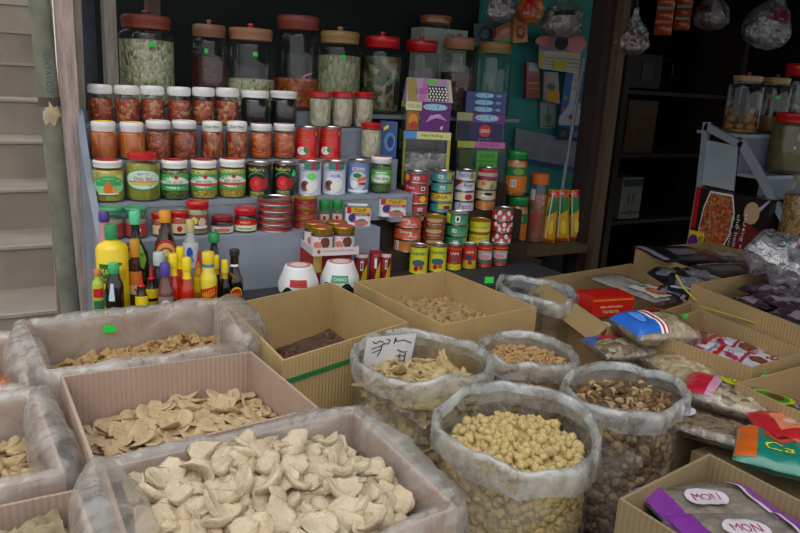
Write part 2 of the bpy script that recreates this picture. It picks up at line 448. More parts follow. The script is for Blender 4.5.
def carton(label, quad, z0, z1, mat, flaps=(), dec=None, name='cardboard_box', cat='box', group=None, t=.005):
    q = [Vector(p) for p in quad]; c = sum(q, Vector((0, 0))) / 4
    o = thing(name, (c.x, c.y, z0), label, cat, group)
    L = [p - c for p in q]; I = inset(L, t); zt = z1 - z0
    for i in range(4):
        j = (i + 1) % 4
        w_ = wallpanel(L[i], L[j], I[i], I[j], 0, zt, mat, 'side_panel', o)
        if dec and i in dec:
            d = (L[j] - L[i]); ln = d.length; d = d / ln; nn = Vector((d.y, -d.x))
            if nn.dot(L[i]) < 0: nn = -nn
            mb = MB(); src, sgn = (L[i], 1) if True else (I[i], -1)
            decals(mb, dec[i], lambda u, v, k: (src.x + d.x * u * ln + nn.x * (.0008 + .0004 * k), src.y + d.y * u * ln + nn.y * (.0008 + .0004 * k), v * zt), du=2, dv=2)
            mb.build('printing', w_)
    mb = MB(); mb.add([(p.x, p.y, z) for z in (.0, .005) for p in I], [(0, 1, 2, 3), (4, 7, 6, 5), (0, 4, 5, 1), (1, 5, 6, 2), (2, 6, 7, 3), (3, 7, 4, 0)], mat); mb.build('bottom_panel', o, smooth=False)
    for (i, w_, ang) in flaps:
        j = (i + 1) % 4; d = (L[j] - L[i]).normalized(); nn = Vector((d.y, -d.x))
        if nn.dot(L[i]) < 0: nn = -nn
        a = L[i] + d * .004; b = L[j] - d * .004
        ou = Vector((nn.x * math.cos(ang), nn.y * math.cos(ang), math.sin(ang))); th = Vector((-nn.x * math.sin(ang), -nn.y * math.sin(ang), math.cos(ang))) * .004
        A = Vector((a.x, a.y, zt - .001)); B = Vector((b.x, b.y, zt - .001))
        ws = [A, B, B + ou * w_ - Vector((d.x, d.y, 0)) * .01, A + ou * w_ + Vector((d.x, d.y, 0)) * .01]
        mb = MB(); mb.add([p for p in ws] + [p + th for p in ws], [(0, 1, 2, 3), (4, 7, 6, 5), (0, 4, 5, 1), (1, 5, 6, 2), (2, 6, 7, 3), (3, 7, 4, 0)], mat)
        me = mb.build('flap', o, smooth=False); uv = me.data.uv_layers.new(name='UVMap')
        for po in me.data.polygons:
            for li in po.loop_indices:
                v = me.data.vertices[me.data.loops[li].vertex_index].co
                uv.data[li].uv = ((Vector((v.x, v.y)) - L[i]).dot(d), v.z)
    return o
def smooth_loop(quad, n=160, it=14):
    q = [Vector(p) for p in quad]; ls = [(q[(i + 1) % 4] - q[i]).length for i in range(4)]; T = sum(ls)
    pts = []
    for k in range(n):
        s = T * k / n; i = 0
        while s > ls[i]: s -= ls[i]; i += 1
        pts.append(q[i].lerp(q[(i + 1) % 4], s / ls[i]))
    for _ in range(it): pts = [(pts[i - 1] + pts[i] * 2 + pts[(i + 1) % n]) / 4 for i in range(n)]
    return pts
def liner(label, quad, zrim, zin, drop, puff=(0, 0, 0, 0), seed=0, mat=None, group=None, amp=1.0, pin=(0, 0, 0, 0)):
    """plastic sheet lining a carton: up the inside, over the rim and down the outside"""
    q = [Vector(p) for p in quad]; c = sum(q, Vector((0, 0))) / 4
    n = 200; loop = smooth_loop([p - c for p in q], n, 8)
    prof = [(-.014, zin), (-.012, zrim - .06), (-.010, zrim - .03), (-.008, zrim - .008), (-.003, zrim + .006), (.005, zrim + .009), (.013, zrim + .003), (.019, zrim - .018), (.022, zrim - .045), (.021, zrim - .07), (.02, zrim - drop)]
    mb = MB(); ls = [(q[(i + 1) % 4] - q[i]).length for i in range(4)]; T = sum(ls)
    vs = []
    for k in range(n):
        a = loop[k - 1]; b = loop[(k + 1) % n]; t = (b - a).normalized(); nn = Vector((t.y, -t.x))
        if nn.dot(loop[k]) < 0: nn = -nn
        s = T * k / n; i = 0
        while s > ls[i]: s -= ls[i]; i += 1
        f = s / ls[i]; pf = puff[i] * math.sin(PI * min(1, max(0, f))) ** .6
        for j, (o_, z) in enumerate(prof):
            wv = noise.noise(Vector((k * .11, j * .25, seed * 7.3))) * .010 + noise.noise(Vector((k * .45, j * .5, seed * 3.1))) * .006
            zv = noise.noise(Vector((k * .09, seed * 5.1, 2))) * .007 + noise.noise(Vector((k * .33, j * .2, seed))) * .003
            g = 1.0 if j > 4 else .45
            pi_ = pin[i] * math.sin(PI * min(1, max(0, f))) ** .5 * (.6, .8, 1.0, .9, .55, .2, 0, 0, 0, 0, 0)[j]
            oo = o_ - pi_ + wv * g * amp + (pf * (.35 + .65 * min(1, (j - 4) / 4)) if j > 4 else 0)
            if j > 5: oo = max(oo, .003)
            elif j < 4: oo = min(oo, -.006)
            p = loop[k] + nn * oo
            vs.append((p.x, p.y, z + zv * amp + ((pf * .25 + pin[i] * .2) if j in (3, 4, 5, 6, 7) else 0)))
    m = len(prof)
    fs = [(k * m + j, ((k + 1) % n) * m + j, ((k + 1) % n) * m + j + 1, k * m + j + 1) for k in range(n) for j in range(m - 1)]
    mb.add(vs, fs, mat or LINER)
    o = mb.build('plastic_liner', loc=(c.x, c.y, 0), sharp=180)
    return tag(o, label, 'liner', group)
def sack(label, cx, cy, rx, ry, rot, z0, z1, seed, tilt=(0, 0), cuff=.035, name='plastic_sack', lobes=.06):
    """clear bag standing open, its mouth folded outward"""
    o = thing(name, (cx, cy, z0), label, 'bag')
    n = 140; H = z1 - z0
    def rad(a, v):
        q = 1 + lobes * noise.noise(Vector((math.cos(a) * 1.1, math.sin(a) * 1.1, seed))) * 2 * v + .018 * noise.noise(Vector((math.cos(a) * 4, math.sin(a) * 4, seed + v * 3)))
        return q + .022 * noise.noise(Vector((a * 7, v * 2.5, seed * 2.0))) * (v ** 2)
    def pt(a, v, off=0, dz=0):
        s = (.90 + .10 * min(1, v * 3)) * rad(a, v)
        x = (rx * s + off) * math.cos(a); y = (ry * s + off) * math.sin(a)
        X = x * math.cos(rot) - y * math.sin(rot); Y = x * math.sin(rot) + y * math.cos(rot)
        zz = v * H + (tilt[0] * x + tilt[1] * y) * v ** 3 + .012 * noise.noise(Vector((math.cos(a) * 2, math.sin(a) * 2, seed + 9))) * v ** 3
        return (X, Y, zz + dz)
    MB().grid(lambda u, v: pt(u * 2 * PI, v), n, 22, BAGF, wrap=True).build('bag_wall', o, sharp=180)
    cf = [(-.002, -.012), (0, .0), (.004, .004), (.009, .002), (.012, -.008), (.013, -cuff * .5), (.012, -cuff)]
    MB().grid(lambda u, v: (lambda a, j: pt(a, 1, cf[j][0] + .004 * noise.noise(Vector((a * 6, j * .4, seed))) * (j > 2), cf[j][1] * (1 + .35 * noise.noise(Vector((a * 1.6, 0, seed))))))(u * 2 * PI, int(round(v * 6))), n, 6, CUFF, wrap=True).build('folded_cuff', o, sharp=180)
    o['_pt'] = 0; del o['_pt']
    return o, pt
def sack_fill(label, cx, cy, pt, z0, level, mound, mat, lump, seed, name='bulk_goods', amp=.006, pieces=None, nside=0, inset_=.010):
    level_v = level
    mb = MB(); n = 150
    def side(u, v):
        a = u * 2 * PI; x, y, z = pt(a, max(.0, v) * level_v, -inset_)
        d = amp * (noise.voronoi(Vector((x, y, z)) / lump)[0][0] - .5) * -1
        r = math.hypot(x, y); return (x * (1 + d / r), y * (1 + d / r), max(.004, z if v < 1 else z))
    mb.grid(side, n, 40, mat, wrap=True)
    def top(u, v):
        a = u * 2 * PI; x, y, z = pt(a, level_v, -inset_); s = 1 - v
        z2 = z + mound * (1 - s * s); x *= s; y *= s
        d = amp * (.5 - noise.voronoi(Vector((x, y, z2)) / lump)[0][0])
        return (x, y, z2 + d * (v > 0))
    mb.grid(top, n, 16, mat, wrap=True)
    if pieces:
        rng = random.Random(seed); data = [([v.co.copy() for v in me.vertices], [tuple(p.vertices) for p in me.polygons], me.materials[0]) for me in pieces]
        from mathutils import Euler
        for _ in range(nside):
            a = rng.random() * 2 * PI; v = rng.uniform(.02, level * .99); x, y, z = pt(a, v, -inset_)
            vs, fs, pm = rng.choice(data); s_ = rng.uniform(.85, 1.15)
            M = Euler((PI / 2 + rng.gauss(0, .35), 0, a + PI / 2 + rng.gauss(0, .3))).to_matrix() @ Euler((0, 0, rng.uniform(0, 6.3))).to_matrix()
            mb.add([M @ (q * s_) + Vector((x, y, max(z, .012))) for q in vs], fs, pm)
    o = mb.build(name, loc=(cx, cy, z0), sharp=180)
    return tag(o, label, 'dried food', kind='stuff')

# ================================================================== THE SETTING
ASPH = P('5c5a57', 0.9, var=0.2, vs=3, bump=0.4)
struct(MB().box(-12, 12, -12, 6, -.05, 0, ASPH), 'floor')
DWOOD = wood('30231b', 'dark_old_timber', (1, 1, 10))
BWOOD = wood('5a4936', 'weathered_brown_timber', (1, 1, 10))
PWOOD = wood('b9a49e', 'flaking_pinkish_painted_timber', (1, 1, 8), var=0.45)
GWOOD = wood('8d8478', 'flaking_grey_painted_timber', (1, 1, 8), var=0.45)
DPLANK = wood('17120e', 'very_dark_planks', (8, 1, 1))  # very dark plank tone for the right bay walls and the ceiling
# back walls of the two bays and the roof over them
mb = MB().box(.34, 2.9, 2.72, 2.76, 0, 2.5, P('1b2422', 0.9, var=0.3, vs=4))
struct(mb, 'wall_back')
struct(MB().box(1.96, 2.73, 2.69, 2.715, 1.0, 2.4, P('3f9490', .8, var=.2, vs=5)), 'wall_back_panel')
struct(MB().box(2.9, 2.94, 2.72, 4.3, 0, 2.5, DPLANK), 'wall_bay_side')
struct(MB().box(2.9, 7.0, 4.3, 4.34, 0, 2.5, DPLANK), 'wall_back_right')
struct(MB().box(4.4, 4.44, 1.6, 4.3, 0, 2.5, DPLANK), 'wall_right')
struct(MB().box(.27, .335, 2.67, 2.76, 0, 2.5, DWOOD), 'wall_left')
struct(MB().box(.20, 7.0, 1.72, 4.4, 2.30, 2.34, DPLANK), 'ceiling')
m = MB()
for i in range(9): m.box(.3 + i * .72, .36 + i * .72, 1.74, 4.3, 2.22, 2.30, DWOOD)
struct(m, 'trim_1')
# unseen canvas awning, added in front of the right half to shade it
struct(MB().add([(1.0, 1.72, 2.30), (6, 1.72, 2.30), (6, -.35, 2.0), (1.35, -.35, 2.0), (1.0, 1.72, 2.31), (6, 1.72, 2.31), (6, -.35, 2.01), (1.35, -.35, 2.01)], [(0, 1, 2, 3), (4, 7, 6, 5), (3, 2, 6, 7), (0, 3, 7, 4), (1, 5, 6, 2)], P('4a5750', 0.9)), 'added_shade_awning')
# frame posts at the left of the stall
struct(MB().box(.245, .275, 2.28, 2.36, 0, 2.3, P('5b4540', 0.8, var=.3, vs=20)), 'trim_3')
struct(MB().box(.352, .385, 2.30, 2.36, 0, 2.3, GWOOD), 'trim_4')
struct(MB().box(.288, .345, 2.42, 2.45, 0, 2.3, P('38404c', 0.5, var=.3)), 'trim_5')
struct(MB().box(.515, .553, 2.50, 2.56, 0, 2.3, P('5a4642', .8, var=.3, vs=10)), 'trim_6')
# leaning timbers left of the rack: flaking pink board and brown post
def lean(x0, x1, xb0, xb1, y0, y1, zt, mat, name):
    m = MB(); m.add([(xb0, y0, 0), (xb1, y0, 0), (xb1, y1, 0), (xb0, y1, 0), (x0, y0, zt), (x1, y0, zt), (x1, y1, zt), (x0, y1, zt)], [(0, 1, 5, 4), (1, 2, 6, 5), (2, 3, 7, 6), (3, 0, 4, 7), (4, 5, 6, 7), (0, 3, 2, 1)], mat)
    return struct(m, name)
lean(.205, .245, .215, .262, 2.12, 2.16, 2.3, PWOOD, 'trim_7')
lean(.246, .283, .252, .262, 2.17, 2.22, 2.3, GWOOD, 'trim_8')
lean(.160, .176, .172, .186, 2.10, 2.14, 2.3, P('8d7663', 0.8, var=.3), 'trim_9')
# big dark post right of the middle
struct(MB().box(2.06, 2.14, 2.05, 2.13, 0, 2.3, DWOOD), 'trim_10')
struct(MB().box(2.105, 2.14, 2.015, 2.05, 0, 2.3, BWOOD), 'trim_11')
# concrete stairs behind the left of the stall
STAIR = P('978c80', 0.85, var=0.16, vs=5, bump=0.35, bs=30)
NOSE = P('a89e92', 0.8, var=0.12, vs=8)
Y0, T_, R_, Z0 = 2.7, .321, .1665, .6405
m = MB()
for i in range(-3, 18):
    y = Y0 + i * T_; zt = Z0 + i * R_
    if zt - R_ < -.02: zt0 = 0
    m.box(-3.2, .262 + max(0, i) * .03, y, y + T_ + .02, max(0, zt - R_), zt, STAIR)
    m.box(-3.2, .262 + max(0, i) * .03, y - .006, y + .010, zt - .010, zt + .0015, NOSE)
struct(m, 'stairs')

# metal conduit standing by the stairs
t = thing('metal_pipe', (.172, 1.95, 0), 'grey-green rusty metal pipe standing upright between the stairs and the rack', 'pipe')
pipe = P('6f6f62', 0.65, var=0.3, vs=18, bump=0.3, bs=50)
top = aty(39, 0, 1.95); bot = aty(71, 315, 1.95)
dx = (top.x - bot.x) / (top.z - bot.z)
def pxx(z): return bot.x + (z - bot.z) * dx - .172
m = MB().tube([(pxx(z), 0, z) for z in (0, .5, 1, 1.3, 1.6, 2.0, 2.28)], .0235, pipe, 20); m.build('pipe', t)
m = MB().tube([(pxx(z), 0, z) for z in (1.392, 1.394, 1.412, 1.414)], .0245, P('4c4840', .8, var=.3), 20); m.build('joint_collar', t)
pm = P('b5a183', .9, var=.25, vs=40, bump=.5); m = MB()
m.grid(lambda u, v: (pxx(1.32) + .0248 * math.sin(u * 2.2 - 1.3), -.0248 * math.cos(u * 2.2 - 1.3), 1.375 + (v - .5) * .05 * math.sin(PI * u) + .006 * math.sin(u * 17)), 16, 4, pm); m.build('plaster_blob', t)
m = MB(); decals(m, [('txt', 'ODVAYHO', 0, 0, 2.6, .8, P('3f6470', .8))], lambda u, v, k: (pxx(1.47 + u * .035) + .0242 * math.sin(v * .75 + .1), -.0242 * math.cos(v * .75 + .1), 1.47 + u * .035)); m.build('stencil_print', t)

# table on which the cartons stand
t = thing('market_table', (0.9, .9, 0), 'dark timber market table under all the cartons and sacks', 'table')
TBL = wood('3a2f28', 'worn_table_timber', (10, 1, 1))
m = MB()
for i in range(9): m.box(-1.5, 1.5, -.62 + i * .148, -.62 + i * .148 + .143, .69, .715, TBL)
m.build('table_top', t)
for sx in (-1.45, -.2, 1.38):
    for sy in (-.58, .62): MB().box(sx, sx + .07, sy, sy + .07, 0, .69, DWOOD).build('leg', t)

# stepped display rack (main)
rk = thing('display_rack', (.9, 2.0, 0), 'grey painted stepped metal rack carrying the jars and tins', 'shelf')
O = Vector((.9, 2.0, 0))
def rb(name, x0, x1, y0, y1, z0, z1, mat=GREY): return MB().box(x0 - O.x, x1 - O.x, y0 - O.y, y1 - O.y, z0, z1, mat).build(name, rk, smooth=False)
S0Z, S1Z, S2Z, S3Z, S4Z, S5Z = .915, 1.07, 1.15, 1.247, 1.337, 1.377
rb('step', .262, 1.64, 1.645, 1.85, S0Z - .012, S0Z, P('34353a', .6))
rb('step', .262, 1.035, 1.85, 1.952, S1Z - .012, S1Z); rb('riser', .262, 1.035, 1.85, 1.856, S0Z, S1Z - .012)
rb('step', .262, 1.205, 1.95, 2.052, S2Z - .012, S2Z); rb('riser', .262, 1.205, 1.952, 1.958, S1Z, S2Z - .012)
rb('step', .262, 1.20, 2.05, 2.152, S3Z - .012, S3Z); rb('riser', .262, 1.20, 2.052, 2.058, S2Z, S3Z - .012)
rb('step', .262, 1.20, 2.15, 2.252, S4Z - .012, S4Z); rb('riser', .262, 1.20, 2.152, 2.158, S3Z, S4Z - .012)
rb('step', .345, 1.86, 2.252, 2.66, S5Z - .012, S5Z); rb('riser', .262, 1.20, 2.252, 2.258, S4Z, S5Z - .012)
pr = [(1.74, .70), (1.74, 1.02), (1.85, 1.085), (1.95, 1.165), (2.05, 1.262), (2.13, 1.375), (2.66, 1.385), (2.66, .70)]
m = MB(); vs = [(x - O.x, y - O.y, z) for x in (.244, .2618) for y, z in pr]; n = len(pr)
m.add(vs, [tuple(range(n))[::-1], tuple(range(n, 2 * n))] + [(i, (i + 1) % n, n + (i + 1) % n, n + i) for i in range(n)], GREY); m.build('side_panel', rk, smooth=False)
for x in (.262, 1.60): 
    for y in (1.66, 2.6): rb('leg', x, x + .035, y, y + .035, 0, S0Z - .012 if y < 2 else S5Z - .012, DWOOD)
# plank shelves for the tins at the right of the rack
sh = thing('tin_stand', (1.5, 2.0, 0), 'dark timber stand with low tiers under the stacked food tins', 'shelf')
O2 = Vector((1.5, 2.0, 0))
def sb(name, x0, x1, y0, y1, z0, z1, mat=DWOOD): return MB().box(x0 - O2.x, x1 - O2.x, y0 - O2.y, y1 - O2.y, z0, z1, mat).build(name, sh, smooth=False)
T2Z, T3Z = .972, 1.075
sb('tier', 1.06, 1.66, 1.896, 1.968, S0Z + .001, T2Z); sb('tier', 1.06, 1.68, 1.97, 2.075, S0Z + .001, T3Z); sb('tier', 1.21, 1.69, 2.08, 2.25, T3Z, S2Z)
sb('base', 1.04, 1.69, 1.852, 2.25, .60, S0Z)
# brown plank shelf with the orange bottles
ps = thing('plank_shelf', (1.86, 2.12, 0), 'brown plank shelf beside the dark post holding the orange jars', 'shelf')
MB().box(1.695 - 1.86, 2.055 - 1.86, -.12, .12, S0Z - .03, S0Z, BWOOD).build('board', ps, smooth=False)
MB().box(1.695 - 1.86, 2.018 - 1.86, .06, .10, 0, S0Z - .03, DWOOD).build('support', ps, smooth=False)

# ================================================================== THE RACK, TOP STEP DOWN
ORD = ['first', 'second', 'third', 'fourth', 'fifth', 'sixth', 'seventh', 'eighth', 'ninth']
KIM = chunks(('8a1c08', 'b8300c', 'c8481a', '98240c', 'e0a060', 'a82c0c'), 110, .35, .5, .6)
KIM2 = chunks(('b84410', 'd2701c', 'c45412', 'e09038'), 60, .35, .4, .6, stretch=(1, 1, .35))
KIM3 = chunks(('7c2410', '9c3414', 'b85a24', '6a1a0a'), 110, .35, .5, .6)
KIM4 = chunks(('8c2008', 'b03810', 'd08a3c', '6a1606', 'c0561c'), 130, .35, .6, .6, stretch=(1, 1, .5))
SHRIMP = chunks(('b03a10', 'd8671c', 'c04812', 'e8934a'), 55, .35, .6, .6, stretch=(1, 1, 1.9))
PNUT = chunks(('b8a88c', 'd8ccb4', 'c4b498', 'e4dac4'), 95, .6, .8, stretch=(1, 1, .5))
SEED = chunks(('a8a27c', 'c4be9a', 'd6d0ae', '6e6a50'), 110, .6, .9, stretch=(1, 1, .7))
# ---- big glass jars
BL_ = P('1f1512', .8)
BROWNL = P('8a4034', .5, coat=.2); TANL = P('a8765a', .5, coat=.2); OCHL = P('a08050', .5, coat=.2)
PKL = chunks(('20301a', '35401f', '5a5a30', 'a0a080', '702018'), 45, .4, .5, .5)
big = [
 (120, 174, 11, 2.38, BROWNL, BROWNL, SEED, .73, 'big glass jar full of speckled beige seeds under a reddish lid'),
 (191, 228, 20, 2.39, P('8c6048', .5, coat=.2), P('8c6048', .5, coat=.2), chunks(('3a0a10', '5a0e16', '2a0608'), 60, .4, .4, .5), .62, 'big glass jar of dark red goods under a brown lid, second from the left'),
 (226, 275, 24, 2.38, TANL, RED, SEED, .38, 'big glass jar nearly empty with a little pale seed, red knob on its tan lid'),
 (274, 321, 17, 2.45, BROWNL, None, chunks(('a04410', 'd0742c', '8a300c', 'c85c1c'), 60, .4, .5, .5), .34, 'big glass jar with orange goods at the bottom and a pink scoop'),
 (317, 361, 27, 2.38, OCHL, OCHL, chunks(('8c8a66', 'aaa882', '74724e', 'c2be9a'), 100, .6, .9, stretch=(1, 1, .5)), .70, 'big glass jar filled with pale green seeds under an ochre lid'),
 (361, 401, 32, 2.38, RED, RED, PKL, .74, 'big glass jar of dark pickled vegetables under a bright red lid'),
 (402, 438, 36, 2.42, RED, RED, chunks(('2a2a28', '4a4844', '1a1a18'), 50, .4), .3, 'big glass jar under a red lid standing behind the leaning pink box'),
 (440, 475, 33, 2.42, TANL, TANL, chunks(('2c2a1e', '453c2a', '703020', '1c1c14'), 60, .4), .55, 'big dark glass jar under a tan lid, between red and ochre lidded jars'),
 (474, 511, 38, 2.40, OCHL, OCHL, chunks(('5a4a34', '3c3224', '7a6848'), 60, .4), .3, 'big glass jar under an ochre lid, rightmost on the rack top'),
]
for i, (l, r, top, Y, lm, kn, fl, lv, lab) in enumerate(big):
    X, R, H = place(l, r, top, Y, S5Z)
    R = min(R, .092)
    dec = []
    if i in (0, 1, 2, 4): dec = [('rect', .1 - .35 * (i == 1), .28 - .35 * (i == 1), .66, .71, NEON)]
    if i == 0: dec += [('rect', .1 + .24 * math.cos(a), .14 + .24 * math.cos(a), .685 + .05 * math.sin(a), .70 + .05 * math.sin(a), RED) for a in (0, 1.2, 2.4, 3.6, 4.8)]
    j = jar('glass_storage_jar', lab, X, Y, S5Z, R, H, 'big glass jars along the rack top', lid=lm, lid_h=.15, lid_r=.86, neck=.80, shoulder=.78, fill=fl, level=lv, knob=kn, dec=dec, seg=36)
    if i == 3:
        MB().tube([(-R * .3, -R * .3, H * .2), (0, -R * .35, H * .3), (R * .35, -R * .3, H * .38), (R * .6, -R * .2, H * .4)], .004, PINK, 8).build('scoop', j)
# jar on a carton behind
X, R, H = place(412, 462, 30, 2.60, S5Z)
cb_ = thing('cardboard_box', (X, 2.60, S5Z), 'pale carton with green print behind the big jars', 'box')
MB().box(-R, R, -.05, .05, 0, H, P('a8b0a4', .8, var=.15)).build('carton_body', cb_, smooth=False)
m = MB(); decals(m, [('rect', -.1, .9, .78, .82, P('3a6a50', .7)), ('txt', 'CAO CAP', .4, .90, .8, .1, P('2c5a48', .7)), ('txt', 'CO NUOC', .4, .66, .8, .1, P('2c5a48', .7))], lambda u, v, k: (u * R * .95, -.0506 - .0004 * k, v * H)); m.build('printing', cb_)
Z_ = S5Z + H
X2, R2, H2 = place(418, 453, 21, 2.60, Z_)
jar('glass_storage_jar', 'orange lidded shallow jar standing on the pale carton', X2, 2.60, Z_ + .0005, R2, max(H2, .05), None, lid=P('b0602c', .5), lid_h=.6, fill=chunks(('3a2a1c', '5c4630'), 60), level=.3)

# ---- step 4: kimchi jars, dark jars, peanuts
CX4 = [(89, 112, 84, 0), (115, 139, 85, 0), (141, 164, 85.5, 0), (168, 190.5, 86.5, 0), (192.5, 214.5, 87, 0), (216, 238.5, 87.5, 0), (240.7, 268.8, 90, 1), (269.8, 297, 90.5, 1), (309, 331, 91.5, 2), (331.5, 353, 91.5, 2), (353.5, 373.5, 91.5, 2)]
S_Y4 = 2.20
cnt = [0, 0, 0]
for l, r, top, k in CX4:
    X, R, H = place(l, r, top, S_Y4, S4Z)
    n_ = cnt[k]; cnt[k] += 1
    if k == 0: jar('pickle_jar', 'white lidded jar of chunky red-orange kimchi, %s from the left on the top step' % ORD[n_], X, S_Y4, S4Z, R, H, 'white lidded kimchi jars on the top step', lid=WHITE, lid_h=.235, lid_r=.97, neck=.88, shoulder=.68, fill=KIM, level=.64, ribs=True)
    if k == 1: jar('pickle_jar', ('left' if n_ == 0 else 'right') + ' of the two white lidded jars of dark purple preserve', X, S_Y4, S4Z, R, H, 'dark preserve jars on the top step', lid=WHITE, lid_h=.2, lid_r=.98, neck=.85, shoulder=.72, fill=P('180a0e', .3, coat=.8), level=.8)
    if k == 2: jar('peanut_jar', 'clear jar of peanuts with red lid, %s in the group of three' % ['left', 'middle', 'right'][n_], X, S_Y4, S4Z, R, H, 'three red lidded peanut jars', lid=RED, lid_h=.15, lid_r=1.0, neck=.95, shoulder=.8, fill=PNUT, level=.8)
# ---- step 3
Y3 = 2.10
row3 = [(90.5, 117, 120, 'y'), (119, 145, 121, 'y'), (146, 171, 119.5, 'w'), (172, 197, 119.5, 'w'), (201, 223.5, 120.5, 'g'), (225.5, 248.5, 120.5, 'g'), (250, 272, 122.5, 'm'), (273, 295, 122.5, 'm')]
names = {'y': ('jar of orange pickle strips with yellow topped white lid, %s of two', KIM2, YEL, 'yellow lidded pickle jars'),
         'w': ('jar of brownish red pickle with plain white lid below the top step, %s of two', KIM3, WHITE, 'brown pickle jars'),
         'g': ('jar of shredded red pickle with green writing on its white lid, %s of two', KIM4, WHITE, 'pickle jars with written lids'),
         'm': ('jar of curled orange shrimps with magenta topped lid, %s of two', SHRIMP, P('a82a6a', .4, coat=.3), 'shrimp jars')}
seen = {}
for l, r, top, k in row3:
    X, R, H = place(l, r, top, Y3, S3Z)
    lab, fl, tp, gr = names[k]; s = seen.get(k, 0); seen[k] = s + 1
    j = jar('pickle_jar', lab % ('left' if s == 0 else 'right'), X, Y3, S3Z, R, H, gr, lid=WHITE, top=tp, lid_h=.26 if k in 'yg' else .2, lid_r=.86 if k in 'yg' else .94, neck=.8, shoulder=.68, fill=fl, level=.74)
    if k == 'g':
        m = MB(); decals(m, [('txt', 'Dưa Món', 0, .875, 1.3, .07, P('1d6a3c', .5))], cylmap(R * .895, H, off=.0008)); m.build('lid_lettering', j)
TOMR = P('d0141a', .35, coat=.5)
for i, (l, r) in enumerate([(295.5, 319), (319.5, 341.5)]):
    X, R, H = place(l, r, 126, Y3, S3Z)
    tin_can('food_tin', 'bright red lychee tin with gold writing, %s of two' % ('left' if i == 0 else 'right'), X, Y3, S3Z, R, H, TOMR, 'red tins on the second step', dec=[
        ('txt', 'Nuti', -.45, .84, .9, .10, GOLD), ('txt', 'fruit', -.45, .72, .7, .08, GOLD), ('rect', -1.0, .2, .60, .62, ORANGE), ('rect', -.9, .1, .52, .535, ORANGE), ('rect', .75, 1.2, .05, .95, P('b01218', .35, coat=.5)),
        ('ell', -.45, .26, .45, .13, WHITEP), ('ell', -.1, .30, .2, .09, GREEN), ('ell', -.5, .30, .14, .06, P('d8d0c8', .5)), ('rect', -1.2, .75, .02, .10, P('e04020', .4)), ('ell', .75, .82, .14, .07, GOLD)])
X, R, H = place(360.5, 381.5, 122, Y3, S3Z)
jar('peanut_jar', 'clear jar of peanuts with red lid standing alone a step below the three', X, Y3, S3Z, R, H, None, lid=RED, lid_h=.16, lid_r=1.0, neck=.95, shoulder=.8, fill=PNUT, level=.8)
# ---- step 2
Y2 = 2.0
LG = P('3fa860', .5); LW = P('e4ece0', .5); LR = P('d85a3a', .5); LT = P('222a26', .6)
YPK = chunks(('b8a030', 'd8c450', '9c8c24', 'e0d070'), 60, .35, .5, .6, stretch=(1, 1, .35)); YPF = chunks(('b8a030', 'd8c450', 'a88c20'), 150, .35, .6, .6)
CUC = chunks(('9c9828', 'bcb440', '7c7c1c', 'ccc458'), 36, .35, .5, .6, stretch=(1, 1, .12)); PEA = chunks(('4c6420', '66802c', '3a4c18', '7c9040'), 130, .35, .7, .6)
X, R, H = place(92.5, 124, 158, Y2, S2Z)
jar('pickle_jar', 'yellow pickle jar with a green label showing an orange pineapple', X, Y2, S2Z, R, H, None, lid=WHITE, top=RED, lid_h=.17, lid_r=.86, neck=.82, shoulder=.72, fill=YPK, level=.74, dec=[('ell', 0, .42, 1.05, .24, LG), ('ell', 0, .40, .98, .2, P('8fd49a', .5)), ('rect', -.8, .8, .42, .52, LG), ('rect', -.5, .5, .52, .58, LG), ('ell', 0, .34, .3, .12, ORANGE), ('poly', [(-.2, .42), (.2, .42), (0, .55)], ORANGE), ('ell', .32, .32, .14, .09, P('e0a050', .5)), ('rect', -.6, .6, .215, .245, LW)])
X, R, H = place(126, 160, 151, Y2, S2Z)
jar('pickle_jar', 'tallest pickle jar, whole green gherkins, wavy red lid and oval label', X, Y2, S2Z, R, H, None, lid=RED, lid_h=.13, lid_r=.82, neck=.8, shoulder=.78, fill=CUC, level=.78, dec=[('ell', 0, .47, 1.1, .22, P('3a9a68', .5)), ('ell', 0, .475, 1.03, .195, P('cfe4d0', .5)), ('rect', -.75, .75, .36, .44, P('d8c46a', .5)), ('txt', 'Dưa leo', 0, .50, 1.0, .08, RED), ('txt', 'BAO TU', 0, .60, .6, .04, LT), ('rect', -.95, .95, .43, .445, P('c06040', .5))])
for i, (l, r, top) in enumerate([(160.5, 188.5, 158), (190, 217.5, 158), (218.5, 246, 157)]):
    X, R, H = place(l, r, top, Y2, S2Z)
    lab = ['jar of green peas with a green and white label and white lid', 'left of the two jars of yellow corn with green and red label', 'right of the two jars of yellow corn with green and red label'][i]
    jar('pickle_jar', lab, X, Y2, S2Z, R, H, 'labelled vegetable jars on the third step', lid=WHITE, top=RED, lid_h=.2, lid_r=.90, neck=.84, shoulder=.70, fill=PEA if i == 0 else YPF, level=.72, dec=[('rect', -1.15, 1.15, .26, .66, LG), ('ell', 0, .46, 1.0, .15, LW), ('rect', -1.15, 1.15, .40, .50, LW), ('rect', -1.15, 1.15, .36, .43, LG if i == 0 else LR), ('txt', 'DAU HA LAN' if i == 0 else 'BAP NON', 0, .47, 1.1, .06, LT), ('txt', 'HAI DANH', 0, .39, 1.3, .05, LT if i == 0 else RED), ('txt', '375 g', 0, .31, .5, .04, LW), ('ell', .1, .6, .14, .05, RED)])
DKG = P('101c14', .35, coat=.5)
